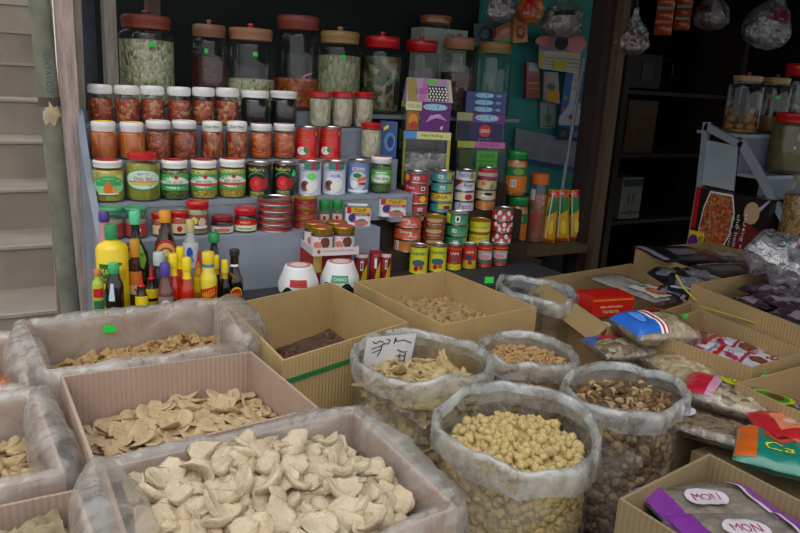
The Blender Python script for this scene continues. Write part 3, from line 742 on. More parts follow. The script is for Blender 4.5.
for i, (l, r) in enumerate([(245, 271.5), (272, 297)]):
    X, R, H = place(l, r, 161, Y2, S2Z)
    dc = [('txt', 'hellen\'s', -.15, .84, 1.2, .11, P('d8dc50', .5)), ('ell', -.15, .60, .62, .16, P('4a9a5c', .5)), ('ell', -.12, .57, .62, .16, DKG), ('ell', -.15, .42, .52, .21, P('cc2024', .35)), ('ell', .45, .42, .30, .16, P('a81a20', .35)), ('ell', -.15, .44, .2, .08, P('d8484a', .4)), ('txt', 'TOMATO', -.1, .14, 1.0, .09, P('d8dc50', .5)), ('txt', 'WHOLE PEELED', -.1, .05, 1.0, .05, P('d8dc50', .5))]
    if i: dc.append(('poly', [(.5, .66), (.75, .62), (.95, .7), (.85, .78), (.7, .84), (.6, .74)], NEON))
    tin_can('food_tin', 'black and green tin with red tomatoes' + (', plain, left of two' if i == 0 else ' and a green price sticker, right of two'), X, Y2, S2Z, R, H, DKG, 'tomato tins', dec=dc)
LAV = P('c8ccdc', .35, coat=.4)
for i, (l, r) in enumerate([(298, 321.5), (322, 346)]):
    X, R, H = place(l, r, 160, Y2, S2Z)
    dc = [('rect', -.5, 1.0, .80, .96, P('2a8a7a', .4)), ('rect', .1, .5, .80, .96, P('c02848', .4)), ('txt', 'Coconut', 0, .80, 1.5, .10, P('2c2c5c', .4)), ('ell', 0, .34, .75, .27, P('e8eaf2', .4)), ('ell', -.4, .30, .38, .16, P('8a5640', .6)), ('ell', .15, .27, .42, .15, P('f0ece4', .5)), ('ell', -.5, .34, .16, .1, P('5c3424', .6)), ('txt', 'milk', .15, .60, .8, .10, BLUE)]
    if i == 0: dc.append(('ell', .15, .60, .35, .11, P('6ee070', .5)))
    tin_can('food_tin', 'lavender tin picturing coconut halves' + (' with a round green sticker' if i == 0 else ' with blue script, no sticker'), X, Y2, S2Z, R, H, LAV, 'coconut tins', dec=dc)
X, R, H = place(347, 369.5, 159, Y2, S2Z)
tin_can('food_tin', 'blue and white tin picturing vegetables, between the coconut tins and the green jar', X, Y2, S2Z, R, H, P('6a86b8', .35, coat=.4), dec=[('ell', 0, .42, .85, .30, P('c8d4e4', .4)), ('rect', -1.1, 1.1, .06, .14, WHITEP), ('rect', -.6, .6, .70, .82, P('b8c4d8', .4)), ('txt', 'Rau', 0, .74, .8, .1, P('b06848', .5)), ('poly', [(-.1, .38), (.75, .46), (.8, .56), (0, .50)], ORANGE), ('ell', -.35, .30, .32, .12, P('eceee4', .5)), ('ell', -.1, .58, .35, .07, P('2a7a3a', .5)), ('poly', [(.1, .3), (.7, .3), (.7, .38), (.05, .36)], RED)])
X, R, H = place(370, 392, 155, Y2, S2Z)
jar('pickle_jar', 'jar of green capers with bright green label, right end of the third step', X, Y2, S2Z, R, H, None, lid=WHITE, top=RED, lid_h=.18, lid_r=.93, neck=.86, shoulder=.74, fill=PEA, level=.74, dec=[('rect', -1.2, 1.2, .28, .66, P('58b04c', .5)), ('ell', 0, .42, .95, .12, LW), ('txt', 'Dau que', 0, .42, 1.4, .12, P('20502c', .5)), ('rect', -.5, .5, .56, .6, LW)])
# ---- step 1
Y1 = 1.905
X, R, H = place(186.5, 208.5, 199, Y1, S1Z)
PB = chunks(('b09878', 'c8b498', '8c7050'), 90, .5, .6, .5)
jar('sauce_jar', 'tallest red lidded jar on the fourth step, brown and white printed label', X, Y1, S1Z, R, H, None, lid=RED, lid_h=.22, lid_r=1.0, neck=.92, shoulder=.72, fill=PB, level=.75, dec=[('rect', -1.2, 1.2, .16, .62, P('8a4a34', .5)), ('ell', -.3, .45, .3, .10, YEL), ('rect', -1.1, .9, .22, .30, LW), ('ell', .4, .4, .35, .12, P('c8b8a8', .5)), ('txt', 'Sa te', .1, .52, 1.0, .09, CREAM)])
X, R, H = place(211, 233.5, 213.5, Y1, S1Z)
jar('sauce_jar', 'squat sauce jar with dark red lid and white label with greens', X, Y1, S1Z, R, H, None, lid=DRED, lid_h=.25, lid_r=.92, neck=.84, shoulder=.66, fill=P('3a0c08', .4, coat=.6), level=.7, dec=[('rect', -1.3, 1.3, .08, .50, P('d8d0c0', .5)), ('ell', .1, .24, .6, .13, P('c86a5a', .5)), ('ell', -.5, .2, .3, .1, P('5a8a5a', .5)), ('rect', -1.3, 1.3, .46, .5, BLACK)])
X, R, H = place(234, 256.5, 205.5, Y1, S1Z)
jar('sauce_jar', 'chilli sauce jar with bright red lid and red and cream label', X, Y1, S1Z, R, H, None, lid=RED, lid_h=.28, lid_r=.97, neck=.88, shoulder=.64, fill=P('2c0806', .4, coat=.6), level=.7, dec=[('rect', -1.3, 1.3, .30, .56, RED), ('rect', -1.3, 1.3, .08, .32, P('d8d8b0', .5)), ('ell', 0, .44, .5, .07, ORANGE), ('rect', -.6, .6, .16, .2, GREEN), ('txt', 'Tương ớt', 0, .44, .9, .06, CREAM)])
def stack(name, l, r, top, Y, z, n, body, group, labels, decs=None, rim=TIN, Rmul=1.0, rings=False):
    X, R, H = place(l, r, top, Y, z); h = H / n
    for k in range(n):   # from the bottom up
        b = body[k] if isinstance(body, (list, tuple)) else body
        ln = labels[k] if isinstance(labels, (list, tuple)) else labels % (['bottom', 'second from bottom', 'third from bottom', 'fourth from bottom', 'fifth from bottom', 'sixth'][k] if k < n - 1 else 'topmost')
        tin_can(name, ln, X + random.uniform(-.001, .001), Y + random.uniform(-.001, .001), z + k * h, R * Rmul, h - .0004, b, group, dec=(decs[k] if decs else ()), rim=rim, rz=facing(X, Y) + random.uniform(-.15, .15), rings=rings)
FR = P('8c1a1e', .4, coat=.3); FRL = P('c05048', .4)
fd = [[('rect', -1.3, 1.3, .3, .36, FRL), ('ell', -.3 + .2 * k, .6, .25, .14, GOLD if k % 2 else P('b05a50', .4)), ('txt', 'SARDINES', .1, .55, 1.2, .18, P('5c0c10', .5))] for k in range(5)]
stack('food_tin', 257, 292.5, 194.5, 1.905, S1Z, 5, FR, 'wide flat dark red fish tins', 'wide flat dark red fish tin in the left stack, %s', fd)
stack('food_tin', 293.5, 317.5, 195, 1.905, S1Z, 3, FR, 'narrower dark red fish tins', 'dark red gold rimmed tin in the narrower stack, %s', fd[:3], rim=GOLD)
for i, (l, r) in enumerate([(319, 330), (331.5, 343)]):
    X, R, H = place(l, r, 199, Y1, S1Z)
    jar('spice_shaker', ('left' if i == 0 else 'right') + ' of two small glass spice shakers with green lids', X, Y1, S1Z, R, H, 'green lidded spice shakers', lid=GREEN, lid_h=.36, lid_r=1.0, neck=.9, shoulder=.56, fill=P('b8b0a0', .7), level=.4, dec=[('rect', -1, 1, .28, .5, P('c8bca8', .5)), ('ell', 0, .36, .3, .08, RED)])
def meat_tin(label, l, r, top, Y, z, th=.05):
    X, R, H = place(l, r, top, Y, z)
    o = thing('meat_tin', (X, Y, z), label, 'can', 'rectangular meat tins', facing(X, Y, .75))
    def rr(s, zz, k=6):
        pts = []
        for cx_, cy_, a0 in ((1, 1, 0), (-1, 1, 1), (-1, -1, 2), (1, -1, 3)):
            for q in range(k):
                a = (a0 + q / (k - 1)) * PI / 2; pts.append((cx_ * (R - .012) + (.012 * s) * math.cos(a) + (s - 1) * cx_ * .01, cy_ * (th / 2 - .012) + .012 * s * math.sin(a), zz))
        return pts
    m = MB(); body = P('e8e4e8', .35, coat=.3); n = 24
    lv = [(.97, .0005, TIN), (1.05, .0005, TIN), (1.05, .003, TIN), (.98, .004, body), (.98, H - .004, body), (1.05, H - .003, TIN), (1.05, H, TIN), (.9, H, TIN), (.85, H - .003, TIN)]
    vs = [p for s, zz, _ in lv for p in rr(s, zz)]
    for i in range(1, len(lv)):
        m.add([v for v in vs[(i - 1) * n:(i + 1) * n]], [(k, (k + 1) % n, n + (k + 1) % n, n + k) for k in range(n)], lv[i][2])
    m.add(rr(.85, H - .003), [tuple(range(n))], TIN); m.add(rr(.97, .0005), [tuple(range(n))[::-1]], TIN)
    m.build('tin_body', o)
    m = MB(); decals(m, [('rect', -.97, .97, .70, .94, P('d8b020', .4)), ('rect', -.98, -.62, .66, .96, RED), ('txt', 'TULIP', .12, .82, 1.0, .15, BLACK), ('rect', -.55, .97, .56, .68, P('b02030', .4)), ('ell', -.55, .45, .3, .2, P('3a3a80', .4)), ('ell', .2, .22, .65, .15, P('c86a70', .5)), ('ell', .3, .34, .3, .07, P('4a8a4a', .5)), ('rect', -.97, -.3, .04, .2, WHITEP), ('txt', 'LUNCHEON MEAT', .25, .62, 1.0, .07, WHITEP)], lambda u, v, k: (u * (R - .004), -th / 2 - .0007 - .0004 * k, v * H)); m.build('printed_label', o)
meat_tin('rectangular luncheon meat tin with yellow band, beside the green lidded shakers', 344.5, 370.5, 203, 1.895, S1Z)
b3 = MB().box(-.06, .06, -.035, .035, 0, .012, GREY).build('small_shelf_plate', loc=(1.165, 1.945, S1Z)); tag(b3, 'small grey shelf plate under the right luncheon meat tin', 'shelf')
meat_tin('rectangular luncheon meat tin with yellow band, left of the red tin stack', 378.5, 406, 195, 1.945, S1Z + .012)
# jars at the left end of step 1, behind the bottles
for i, (l, r) in enumerate([(100.7, 123), (124.6, 147)]):
    X, R, H = place(l, r, 205, Y1, S1Z)
    jar('sauce_jar', ('left' if i == 0 else 'right') + ' of two green lidded jars with red labels behind the bottles', X, Y1, S1Z, R, H, 'green lidded jars', lid=P('3c9c6c', .4, coat=.4), lid_h=.2, lid_r=.98, neck=.85, shoulder=.66, fill=P('a89888', .6), level=.6, dec=[('rect', -1.2, 1.2, .1, .5, P('b03838', .5)), ('ell', 0, .3, .4, .13, LW)])
for i, (l, r, tp, Yj) in enumerate([(152, 170, 210.5, Y1), (171, 188, 209, Y1)]):
    X, R, H = place(l, r, tp, Yj, S1Z)
    jar('sauce_jar', ('left' if i == 0 else 'right') + ' of two small orange jars with red lids behind the orange capped bottle', X, Yj, S1Z, R, H, 'small orange jars', lid=RED, top=GOLD, lid_h=.22, lid_r=1.0, neck=.88, shoulder=.7, fill=P('c04a20', .4, coat=.5), level=.72, dec=[('rect', -1.1, 1.1, .12, .5, P('d8c8a0', .5)), ('ell', 0, .3, .3, .12, RED)])

# ---- tiers of tuna tins
RDT = P('b81c28', .35, coat=.4); TLT = P('3f98a0', .35, coat=.4); WHT = P('cfccd8', .35, coat=.4); CRT = P('c8b088', .4, coat=.3)
def bar(u, v): return [('rect', u - .22, u + .22, v - .16, v + .16, WHITEP), ('rect', u - .16, u - .12, v - .1, v + .1, BLACK), ('rect', u - .04, u + .02, v - .1, v + .1, BLACK), ('rect', u + .1, u + .14, v - .1, v + .1, BLACK)]
TY3, TY2, TY1 = 2.02, 1.932, 1.852
stack('food_tin', 403, 428.5, 170, TY3, T3Z, 4, RDT, 'red tuna tins', 'red tuna tin with yellow badges in the left back stack, %s', [
    [('ell', -.6, .5, .28, .3, YEL)] + bar(.5, .5), [('ell', .6, .5, .3, .32, YEL), ('rect', -1.2, 1.2, .05, .12, WHITEP)], [('txt', 'Tuna', -.5, .6, .8, .3, WHITEP), ('rect', .4, .75, .3, .7, WHITEP), ('rect', .48, .67, .38, .62, BLACK)], [('ell', -.75, .55, .25, .34, P('e8b040', .4))] + bar(.1, .5)])
YB = P('d8c838', .4, coat=.3)
stack('food_tin', 430.5, 453.5, 169.5, TY3, T3Z, 4, [TLT, YB, TLT, TLT], 'teal and yellow tuna tins', 'teal and yellow tuna tin in the second back stack, %s', [
    [('rect', -.2, 1.2, .4, .95, YB), ('ell', .6, .55, .35, .2, DRED)], [('txt', 'TUNA', -.2, .55, 1.7, .4, DRED), ('rect', -1.2, 1.2, .03, .2, TLT)], bar(.1, .5) + [('rect', .5, 1.2, .1, .9, P('8cb060', .4))], bar(-.3, .55) + [('rect', .2, 1.2, .3, .95, P('a0b050', .4)), ('ell', .9, .5, .2, .25, DRED)]])
pt_ = P('4a2a90', .4)
stack('food_tin', 454.5, 475, 168.5, TY3, T3Z, 4, WHT, 'white tuna tins with purple writing', 'white tuna tin with purple writing in the third back stack, %s', [
    [('txt', 'Petit', 0, .5, 1.3, .5, pt_)], [('ell', -.3, .5, .4, .3, CREAM), ('ell', .4, .45, .4, .3, RED)], [('poly', [(-1.1, .2), (-.1, .9), (-1.1, .95)], RED), ('txt', 'Petit', .5, .6, .9, .4, pt_)], [('txt', 'Petit', -.2, .6, 1.1, .45, pt_), ('ell', .65, .5, .25, .3, GOLD)]])
stack('food_tin', 475.8, 496.5, 166.5, TY3, T3Z, 4, [P('b8743c', .4), CRT, CRT, P('c8c0b8', .4)], 'mixed tins in the fourth back stack', ['brown tin at the bottom of the fourth back stack', 'cream tin with a black fish below the cream tin in the fourth back stack', 'cream tin with an orange spot, second from top in the fourth back stack', 'red and white striped tin topping the fourth back stack'], [
    [('rect', -.4, 0, .2, .8, P('d89850', .4))], [('poly', [(-.5, .3), (-.1, .8), (.2, .3)], WHITEP), ('ell', .3, .6, .5, .14, BLACK)], [('ell', -.3, .6, .2, .2, ORANGE), ('poly', [(.3, .1), (.6, .8), (.9, .1)], P('7a8a50', .5))], [('rect', -1.2, 1.2, .62, .97, RED), ('rect', -1.2, 1.2, .03, .3, P('a82848', .4)), ('txt', 'CHICKEN', .2, .46, 1.4, .2, GREEN)]])
OR2 = P('c85028', .35, coat=.4); BR2 = P('7c2620', .4, coat=.3); GR2 = P('2c8c5c', .35, coat=.4); YG = P('c8c428', .35, coat=.4)
od = [('txt', 'Three', -.35, .68, .7, .24, WHITEP), ('txt', '3', .12, .5, .3, .4, WHITEP), ('txt', 'Cooks', .5, .3, .5, .2, WHITEP)]
stack('food_tin', 394, 421.5, 211, TY2, T2Z, 3, [P('c07038', .4), OR2, OR2], 'orange tuna tins', 'orange tuna tin in the front left stack, %s', [[('rect', -1.05, -.75, .12, .9, WHITEP), ('rect', -.95, -.88, .2, .8, BLACK)], od, od])
stack('food_tin', 421.8, 445, 213.5, TY2, T2Z, 3, BR2, 'brown tins', 'brown and beige tin in the front second stack, %s', [[('ell', .1, .75, .8, .22, P('c8a070', .5)), ('txt', 'Curry', .1, .35, 1.2, .24, CREAM)]] * 3, rim=GOLD)
stack('food_tin', 445.4, 468, 210, TY2, T2Z, 3, GR2, 'green tuna tins', 'green tuna tin in the front third stack, %s', [[('rect', .6, 1.2, .1, .9, P('8cb850', .4))] + bar(-.1, .5), bar(-.2, .5), [('rect', -.3, .15, .25, .8, WHITEP), ('rect', -.18, .03, .38, .68, BLACK), ('rect', -1.3, -.8, .1, .95, YEL)]])
stack('food_tin', 468.8, 490.5, 217, TY2, T2Z, 2, YG, 'yellow tins', 'bright yellow tin in the front fourth stack, %s', [[('txt', 'Tuna flakes', 0, .6, 1.6, .2, OR2), ('rect', -1.2, 1.2, .2, .25, GREEN)] + bar(.6, .4), [('txt', 'Tuna flakes', 0, .5, 1.6, .2, P('8a7a10', .5)), ('rect', -1.2, 1.2, .08, .13, OR2)]], rim=GOLD)
stack('food_tin', 490.8, 513, 206, TY2, T2Z, 3, P('b83028', .35, coat=.4), 'red and white speckled tins', 'red and white speckled tin in the rightmost front stack, %s', [[('ell', -.7 + .4 * a, .3 + .4 * ((a * 7 + b) % 2), .16, .2, WHITEP) for a in range(5)] + [('ell', -.4 + .5 * a, .6 - .3 * (a % 2), .12, .14, P('e8d8d0', .5)) for a in range(3)] for b in range(3)])
# front row of tall cans
FY = P('d8d02c', .35, coat=.4); FRD = P('c02820', .35, coat=.4)
fdec = {'y': [('rect', -1.2, 1.2, .70, .80, P('a8b838', .4)), ('txt', 'LA MI', 0, .75, 1.1, .09, P('1c3c70', .4)), ('ell', 0, .42, .7, .12, P('3a6878', .5)), ('ell', -.25, .22, .25, .09, RED), ('ell', .3, .26, .25, .08, OR2)],
        'r': [('rect', -1.2, 1.2, .60, .76, P('b01c2c', .4)), ('txt', 'LAMI', 0, .68, 1.1, .12, WHITEP), ('rect', -1.2, 1.2, .03, .26, FY), ('ell', 0, .44, .5, .10, P('5a5a68', .5)), ('ell', -.1, .32, .35, .06, OR2), ('rect', -1.0, 1.0, .84, .88, ORANGE)],
        'o': [('rect', -1.2, 1.2, .50, .86, P('c83a20', .4)), ('rect', -1.2, 1.2, .03, .36, P('c8b428', .4)), ('txt', 'LAMI', 0, .7, 1.1, .09, WHITEP), ('ell', -.1, .48, .45, .12, P('3c4468', .5)), ('ell', .1, .28, .3, .08, RED)],
        'w': [('rect', -1.3, 1.3, .36, .72, P('d8d4d4', .4)), ('txt', 'CHAMPION', 0, .66, 1.6, .09, P('2a2a70', .4)), ('ell', 0, .48, .6, .10, P('d89090', .5)), ('rect', -1.3, 1.3, .18, .32, P('3a7868', .4)), ('rect', -1.2, 1.2, .82, .88, ORANGE)]}
fl_ = [(409.5, 428, 243, 'y', 'first small yellow fish can of the front row, beside the carton'), (429, 446.8, 242.5, 'y', 'second small yellow fish can of the front row'), (447, 462, 242.5, 'r', 'small red can with yellow foot in the front row, with large white letters'), (462.4, 477, 242, 'o', 'small orange and yellow can in the middle of the front row'), (477.5, 492.3, 242, 'w', 'left of two small red and white cans ending the front row'), (492.7, 507.5, 242, 'w', 'right of two small red and white cans ending the front row')]
for l, r, top, k, lab in fl_:
    X, R, H = place(l, r, top, TY1, S0Z + .001)
    tin_can('food_tin', lab, X, TY1, S0Z + .001, R, H, FY if k == 'y' else FRD, 'small fish cans in the front row', dec=fdec[k])

# ---- plastic display boxes
def clear_box(label, l, r, top, base, Y, z, dep, band, side, items, fillm=None, pack=None, rzk=.7):
    X, R, H = place(l, r, top, Y, z)
    o = thing('plastic_display_box', (X, Y + .0, z), label, 'box', None, facing(X, Y, rzk))
    R *= .93
    MB().box(-R, R, -dep / 2, dep / 2, .0, H, ACRYL).build('clear_body', o, smooth=False)
    m = MB(); decals(m, items, lambda u, v, k: (u * R, -dep / 2 - .0007 - .0004 * k, v * H), du=3, dv=3); m.build('printing', o)
    m = MB().box(-R - .001, -R - .0004, -dep / 2, dep / 2, H * .78, H, side).box(R + .0004, R + .001, -dep / 2, dep / 2, H * .78, H, side); m.build('side_print', o)
    if fillm: MB().box(-R * .9, R * .9, -dep * .4, dep * .45, .002, H * .6, fillm).build('filling', o, smooth=False)
    if pack:
        for q, c in enumerate(pack): MB().box(-R * .8, R * .8, -dep * .42, dep * .42, .004 + q * H * .26, .004 + q * H * .26 + H * .23, c).build('inner_packet', o, smooth=False)
    return X, H
CY_ = 2.16
WR = P('e0e0ea', .4)
x1, h1 = clear_box('clear box of wrapped sweets with light blue and cream rim, bottom of the left stack', 398.5, 448, 128.5, 0, CY_, S2Z, .12, None, P('7a8a20', .4), [
    ('rect', -1, -.45, .86, 1, P('5a9ae0', .4)), ('rect', -.45, 1, .86, 1, P('e0dc90', .4)), ('txt', 'Hạt Hướng', .2, .93, .9, .06, LT), ('rect', .86, 1, .0, .86, P('b8b038', .4)), ('rect', -1, -.9, 0, .86, P('9a9a30', .4)), ('rect', -.9, -.55, 0, .1, GREEN)], fillm=chunks(('8a8478', 'c8c4bc', '5a544c', 'e4e0dc'), 55, .3, .9, .5))
z1 = S2Z + h1 + .001
x2, h2 = clear_box('purple fronted chewing sweets box with a yellow side and an orange packet', 401.5, 449, 100.5, 0, CY_, z1, .11, None, P('d0cc80', .4), [
    ('rect', -1, -.3, .70, 1, P('e0dc98', .4)), ('txt', 'COOL AIR', -.65, .85, .55, .12, BLUE), ('rect', -.3, 1, .0, 1, P('6a2078', .4)), ('ell', .3, .84, .55, .12, P('78c0e0', .4)), ('txt', 'COOL AIR', .3, .84, .95, .17, WHITEP), ('rect', -.95, -.4, .02, .66, P('a06830', .4)), ('ell', -.66, .38, .2, .2, P('e09020', .4)), ('ell', -.62, .2, .16, .14, RED), ('poly', [(-.1, .3), (.1, .55), (.5, .62), (.85, .4), (.5, .5), (.1, .42)], P('c8a8d0', .4)), ('poly', [(.55, .15), (.7, .22), (.65, .05)], P('e0d0e8', .4))])
z2 = z1 + h2 + .001
X, R, H = place(405, 452, 78, CY_, z2)
o = thing('leaning_sweet_box', (X, CY_, z2), 'pink and purple box of wrapped seeds leaning back on top of the left stack', 'box', None, facing(X, CY_, .7), )
pv = [(-R, -.045, 0), (R, -.045, 0), (R * .9, .02, H), (-R * .92, .02, H), (-R, .05, 0), (R, .05, 0), (R * .9, .03, H), (-R * .92, .03, H)]
MB().add(pv, [(0, 1, 2, 3), (1, 5, 6, 2), (5, 4, 7, 6), (4, 0, 3, 7), (3, 2, 6, 7), (0, 4, 5, 1)], P('c8a8c8', .4)).build('box_body', o, smooth=False)
m = MB(); its = [('rect', -.98, -.55, .02, .98, P('a89a58', .5)), ('poly', [(-.55, .02), (-.2, .98), (.1, .98), (-.25, .02)], P('d080c0', .4)), ('txt', 'SUGUS', -.35, .45, .5, .25, PURP), ('ell', .15, .85, .25, .1, LGREEN), ('rect', -.05, .75, .04, .68, BLACK)]
its += [('ell', -.0 + .14 * (i % 6) + .05 * (i // 6 % 2), .1 + .12 * (i // 6), .045, .05, WHITEP) for i in range(30)] + [('rect', .82, .98, .02, .98, P('d8c8b8', .5))]
decals(m, its, lambda u, v, k: (u * R * .95, -.0455 - .0005 * k + .065 * v, v * H), du=3, dv=3); m.build('printing', o)
x1, h1 = clear_box('clear box with a pink rim holding green sweet packets, bottom of the right stack', 452, 503, 138, 0, CY_ + .02, S2Z, .12, None, P('6a7020', .4), [
    ('rect', -1, -.3, .84, 1, P('b8b040', .4)), ('rect', -.3, .95, .86, 1, P('d06aa8', .4)), ('txt', 'DOUBLE', .3, .93, .8, .07, P('8a2060', .4)), ('rect', -.18, .68, .02, .78, P('4aa030', .4)), ('txt', 'SUGUS', .25, .66, .6, .1, P('1c4818', .4)), ('txt', 'SUGUS', .25, .42, .6, .1, P('1c4818', .4)), ('txt', 'SUGUS', .25, .18, .6, .1, P('1c4818', .4)), ('rect', -.18, .68, .53, .55, P('245c1c', .4)), ('rect', -.18, .68, .28, .30, P('245c1c', .4)), ('rect', -.9, -.35, 0, .8, P('3c5020', .5))])
z1 = S2Z + h1 + .001
x2, h2 = clear_box('purple rimmed chewing gum box with a round red price badge', 452, 503, 111, 0, CY_ + .02, z1, .11, None, P('3a3a70', .4), [
    ('rect', -1, -.35, .72, 1, P('a8a878', .4)), ('rect', -.35, 1, .66, 1, P('7a2a8a', .4)), ('ell', .25, .84, .5, .13, P('78b8e0', .4)), ('txt', 'COOL AIR', .25, .84, .85, .16, WHITEP), ('rect', -.35, .95, 0, .66, P('28285c', .4)), ('ell', .2, .38, .26, .22, RED), ('txt', '200đ', .2, .38, .36, .13, WHITEP), ('txt', 'gia chi', .2, .08, .5, .1, P('60a0c0', .4)), ('rect', -.95, -.4, 0, .66, P('1c1c38', .4))])
z2 = z1 + h2 + .001
X, R, H = place(463, 505, 91, CY_ + .02, z2)
for k in range(3):
    o = thing('gum_packet', (X, CY_ + .02, z2 + k * H / 3), 'flat blue chewing gum packet on the right stack, ' + ['lowest', 'middle', 'top'][k] + ' of three', 'packet', 'blue gum packets', facing(X, CY_, .7))
    MB().box(-R * .95, R * .95, -.045, .045, 0, H / 3 - .0006, P('20307c', .35, coat=.4)).build('wrapper', o, smooth=False)
    m = MB(); decals(m, [('ell', -.1, .5, .48, .4, P('5ab0e0', .4)), ('ell', .6, .5, .14, .2, P('80a0d0', .4)), ('txt', 'COOL AIR', -.1, .5, .8, .5, WHITEP)], lambda u, v, kk: (u * R * .95, -.0456 - .0004 * kk, v * H / 3), du=3, dv=3); m.build('printing', o)
# blue packet left of the clear boxes
X, R, H = place(383, 399, 121, 2.10, S3Z)
o = thing('snack_carton', (X - .004, 2.115, S3Z), 'blue carton with a yellow corner behind the green jar', 'box', None, facing(X, 2.1, .7))
MB().box(-R, R, -.025, .025, 0, H, P('28508c', .4, coat=.3)).build('carton_body', o, smooth=False)
m = MB(); decals(m, [('poly', [(-.7, .75), (-.1, .82), (-.1, .92), (-.7, .85)], YEL), ('ell', .1, .45, .7, .26, P('5a8ac0', .4)), ('ell', .2, .45, .4, .16, P('1c3c78', .4))], lambda u, v, k: (u * R, -.0256 - .0004 * k, v * H)); m.build('printing', o)

# ---- jars on the plank shelf
OJ = chunks(('c87838', 'd89458', 'b86828'), 50, .5, .3, .5)
X, R, H = place(505, 527, 193, 2.10, S0Z)
def orjar(z, top, lab):
    X, R, H = place(505.5, 527.5, top, 2.10, z)
    jar('orange_snack_jar', lab, X, 2.10, z, R, H, 'orange jars with green lids', lid=GREEN, lid_h=.17, lid_r=.92, neck=.85, shoulder=.74, fill=OJ, level=.78, dec=[('rect', -1.4, 1.4, .12, .46, P('d87820', .4)), ('rect', -1.4, 1.4, .46, .66, P('1f7a3c', .4)), ('ell', .2, .56, .5, .07, P('78a040', .4)), ('rect', -.45, .05, .22, .38, WHITEP), ('rect', -.36, -.30, .24, .36, BLACK), ('rect', -.22, -.17, .24, .36, BLACK), ('rect', -.1, -.04, .24, .36, BLACK)])
    return z + H
zz = orjar(S0Z, 194, 'lower orange snack jar with green lid under its twin')
orjar(zz + .001, 149.5, 'upper orange snack jar with green lid standing on its twin')
X, R, H = place(527.5, 546.5, 172, 2.12, S0Z)
bottle('plastic_canister', 'tall clear canister of pink orange snacks with an orange handle lid', X, 2.12, S0Z, R, H, ACRYL, P('e0702c', .4), 'straight', None, [('rect', -.9, -.3, .62, .78, P('d8d0c8', .5)), ('ell', -.1, .35, .35, .12, P('b04040', .5)), ('poly', [(-.8, .45), (-.3, .5), (-.5, .6)], GREEN)], cap_h=.15, cap_r=.98, neck_z=.84, neck_r=.9, fill=chunks(('c87858', 'b86048', 'd8a080'), 60, .5, .5, .3), fill_l=.7, cat='jar')
for i, (l, r, lab) in enumerate([(544.5, 557, 'leftmost'), (557.5, 572, 'middle'), (572, 586, 'rightmost')]):
    X, R, H = place(l, r, 189, 2.08 - .0 * i, S0Z)
    o = thing('snack_packet', (X, 2.08, S0Z), lab + ' of three slim yellow packets with red and green tops leaning on the post', 'packet', 'slim yellow packets', facing(X, 2.08), )
    o.rotation_euler = (0, [0.02, -.10, -.16][i], facing(X, 2.08))
    ym = P('dca820', .3, coat=.6); 
    def S(u, v, k, R=R, H=H):
        q = (1 - abs(u) ** 2.5) ** .6 * (1 - (2 * v - 1) ** 6) ** .5
        return (u * R * (1 - .15 * v), -.016 * q - .0006 * k, v * H)
    m = MB(); m.grid(lambda a, b: S(a * 2 - 1, b, 0), 14, 18, ym); m.grid(lambda a, b: (lambda p: (p[0], -p[1] * .7, p[2]))(S(1 - a * 2, b, 0)), 14, 18, ym); m.build('wrapper', o)
    m = MB(); decals(m, [('rect', -.9, .9, .86, .99, RED), ('poly', [(-.9, .5), (.9, .62), (.9, .86), (-.4, .9)], P('1c7a3c', .4)), ('poly', [(-.6, .1), (-.3, .95), (-.1, .95), (-.45, .1)], P('e8e0d8', .4)), ('rect', -.85, .85, .02, .08, P('c05020', .4)), ('ell', .2, .3, .4, .14, P('f0c840', .4))], lambda u, v, k: S(u, v, 1 + k), du=.2, dv=.1); m.build('printing', o)

# ---- bottles on the low step, left
def B(lab, l, r, top, Y, body, cap, shape='sauce', **k):
    X, R, H = place(l, r, top, Y, S0Z)
    return bottle(k.pop('name', 'sauce_bottle'), lab, X, Y, S0Z, R, H, body, cap, shape, **k)
SOY = P('120806', .15, coat=.8); CHIL = P('b82408', .15, coat=.8); FISH = P('3a1a08', .15, coat=.8)
YBODY = P('e8c818', .3, coat=.4)
YR1, YR2, YR3 = 1.665, 1.735, 1.80
B('largest bottle, bright yellow seasoning bottle with green cap at the left end', 97.5, 128, 222, YR2, YBODY, P('1a8a50', .4, coat=.4), 'straight', neck_z=.80, cap_h=.15, cap_r=.40, neck_r=.38, dec=[('rect', -.9, .1, .42, .62, P('1c6a30', .4)), ('txt', 'MAG', -.4, .54, .8, .07, YEL), ('txt', 'Tuong', -.4, .46, .8, .05, YEL), ('ell', .15, .62, .45, .02, P('3a6a20', .4)), ('rect', -.9, .1, .18, .36, P('2c7a70', .4)), ('ell', .6, .5, .25, .06, P('d8b010', .4))])
B('bottle with a purple cap behind the large yellow bottle', 99, 113, 210, YR3, P('b88888', .3, coat=.4), P('4a2a7c', .4, coat=.4), 'sauce', cap_h=.1, cap_r=.72, neck_z=.8, neck_r=.6)
B('dark green bottle with light green cap and tilted green label', 124.5, 148, 209, YR3, P('0c1c10', .12, coat=.9), P('58c890', .4, coat=.4), 'sauce', cap_h=.13, cap_r=.46, neck_z=.66, neck_r=.38, dec=[('poly', [(-.9, .5), (-.3, .70), (.4, .68), (.9, .52), (.6, .42), (-.6, .56)], P('8cc84a', .5)), ('rect', -.8, .8, .3, .4, P('2a4a20', .5)), ('txt', 'Nước tương', .1, .58, 1.0, .05, P('1a5a20', .5))])
B('slim gold topped bottle with orange label in front of the dark green bottle', 129.5, 142, 238, YR2, P('3a2010', .2, coat=.8), P('c88828', .4, coat=.3), 'sauce', cap_h=.22, cap_r=.8, neck_z=.62, neck_r=.7, dec=[('rect', -1.1, 1.1, .42, .60, P('c87828', .5)), ('rect', -1, 1, .3, .42, P('d8b890', .5)), ('poly', [(-.4, .40), (0, .32), (.4, .40), (0, .36)], RED)])
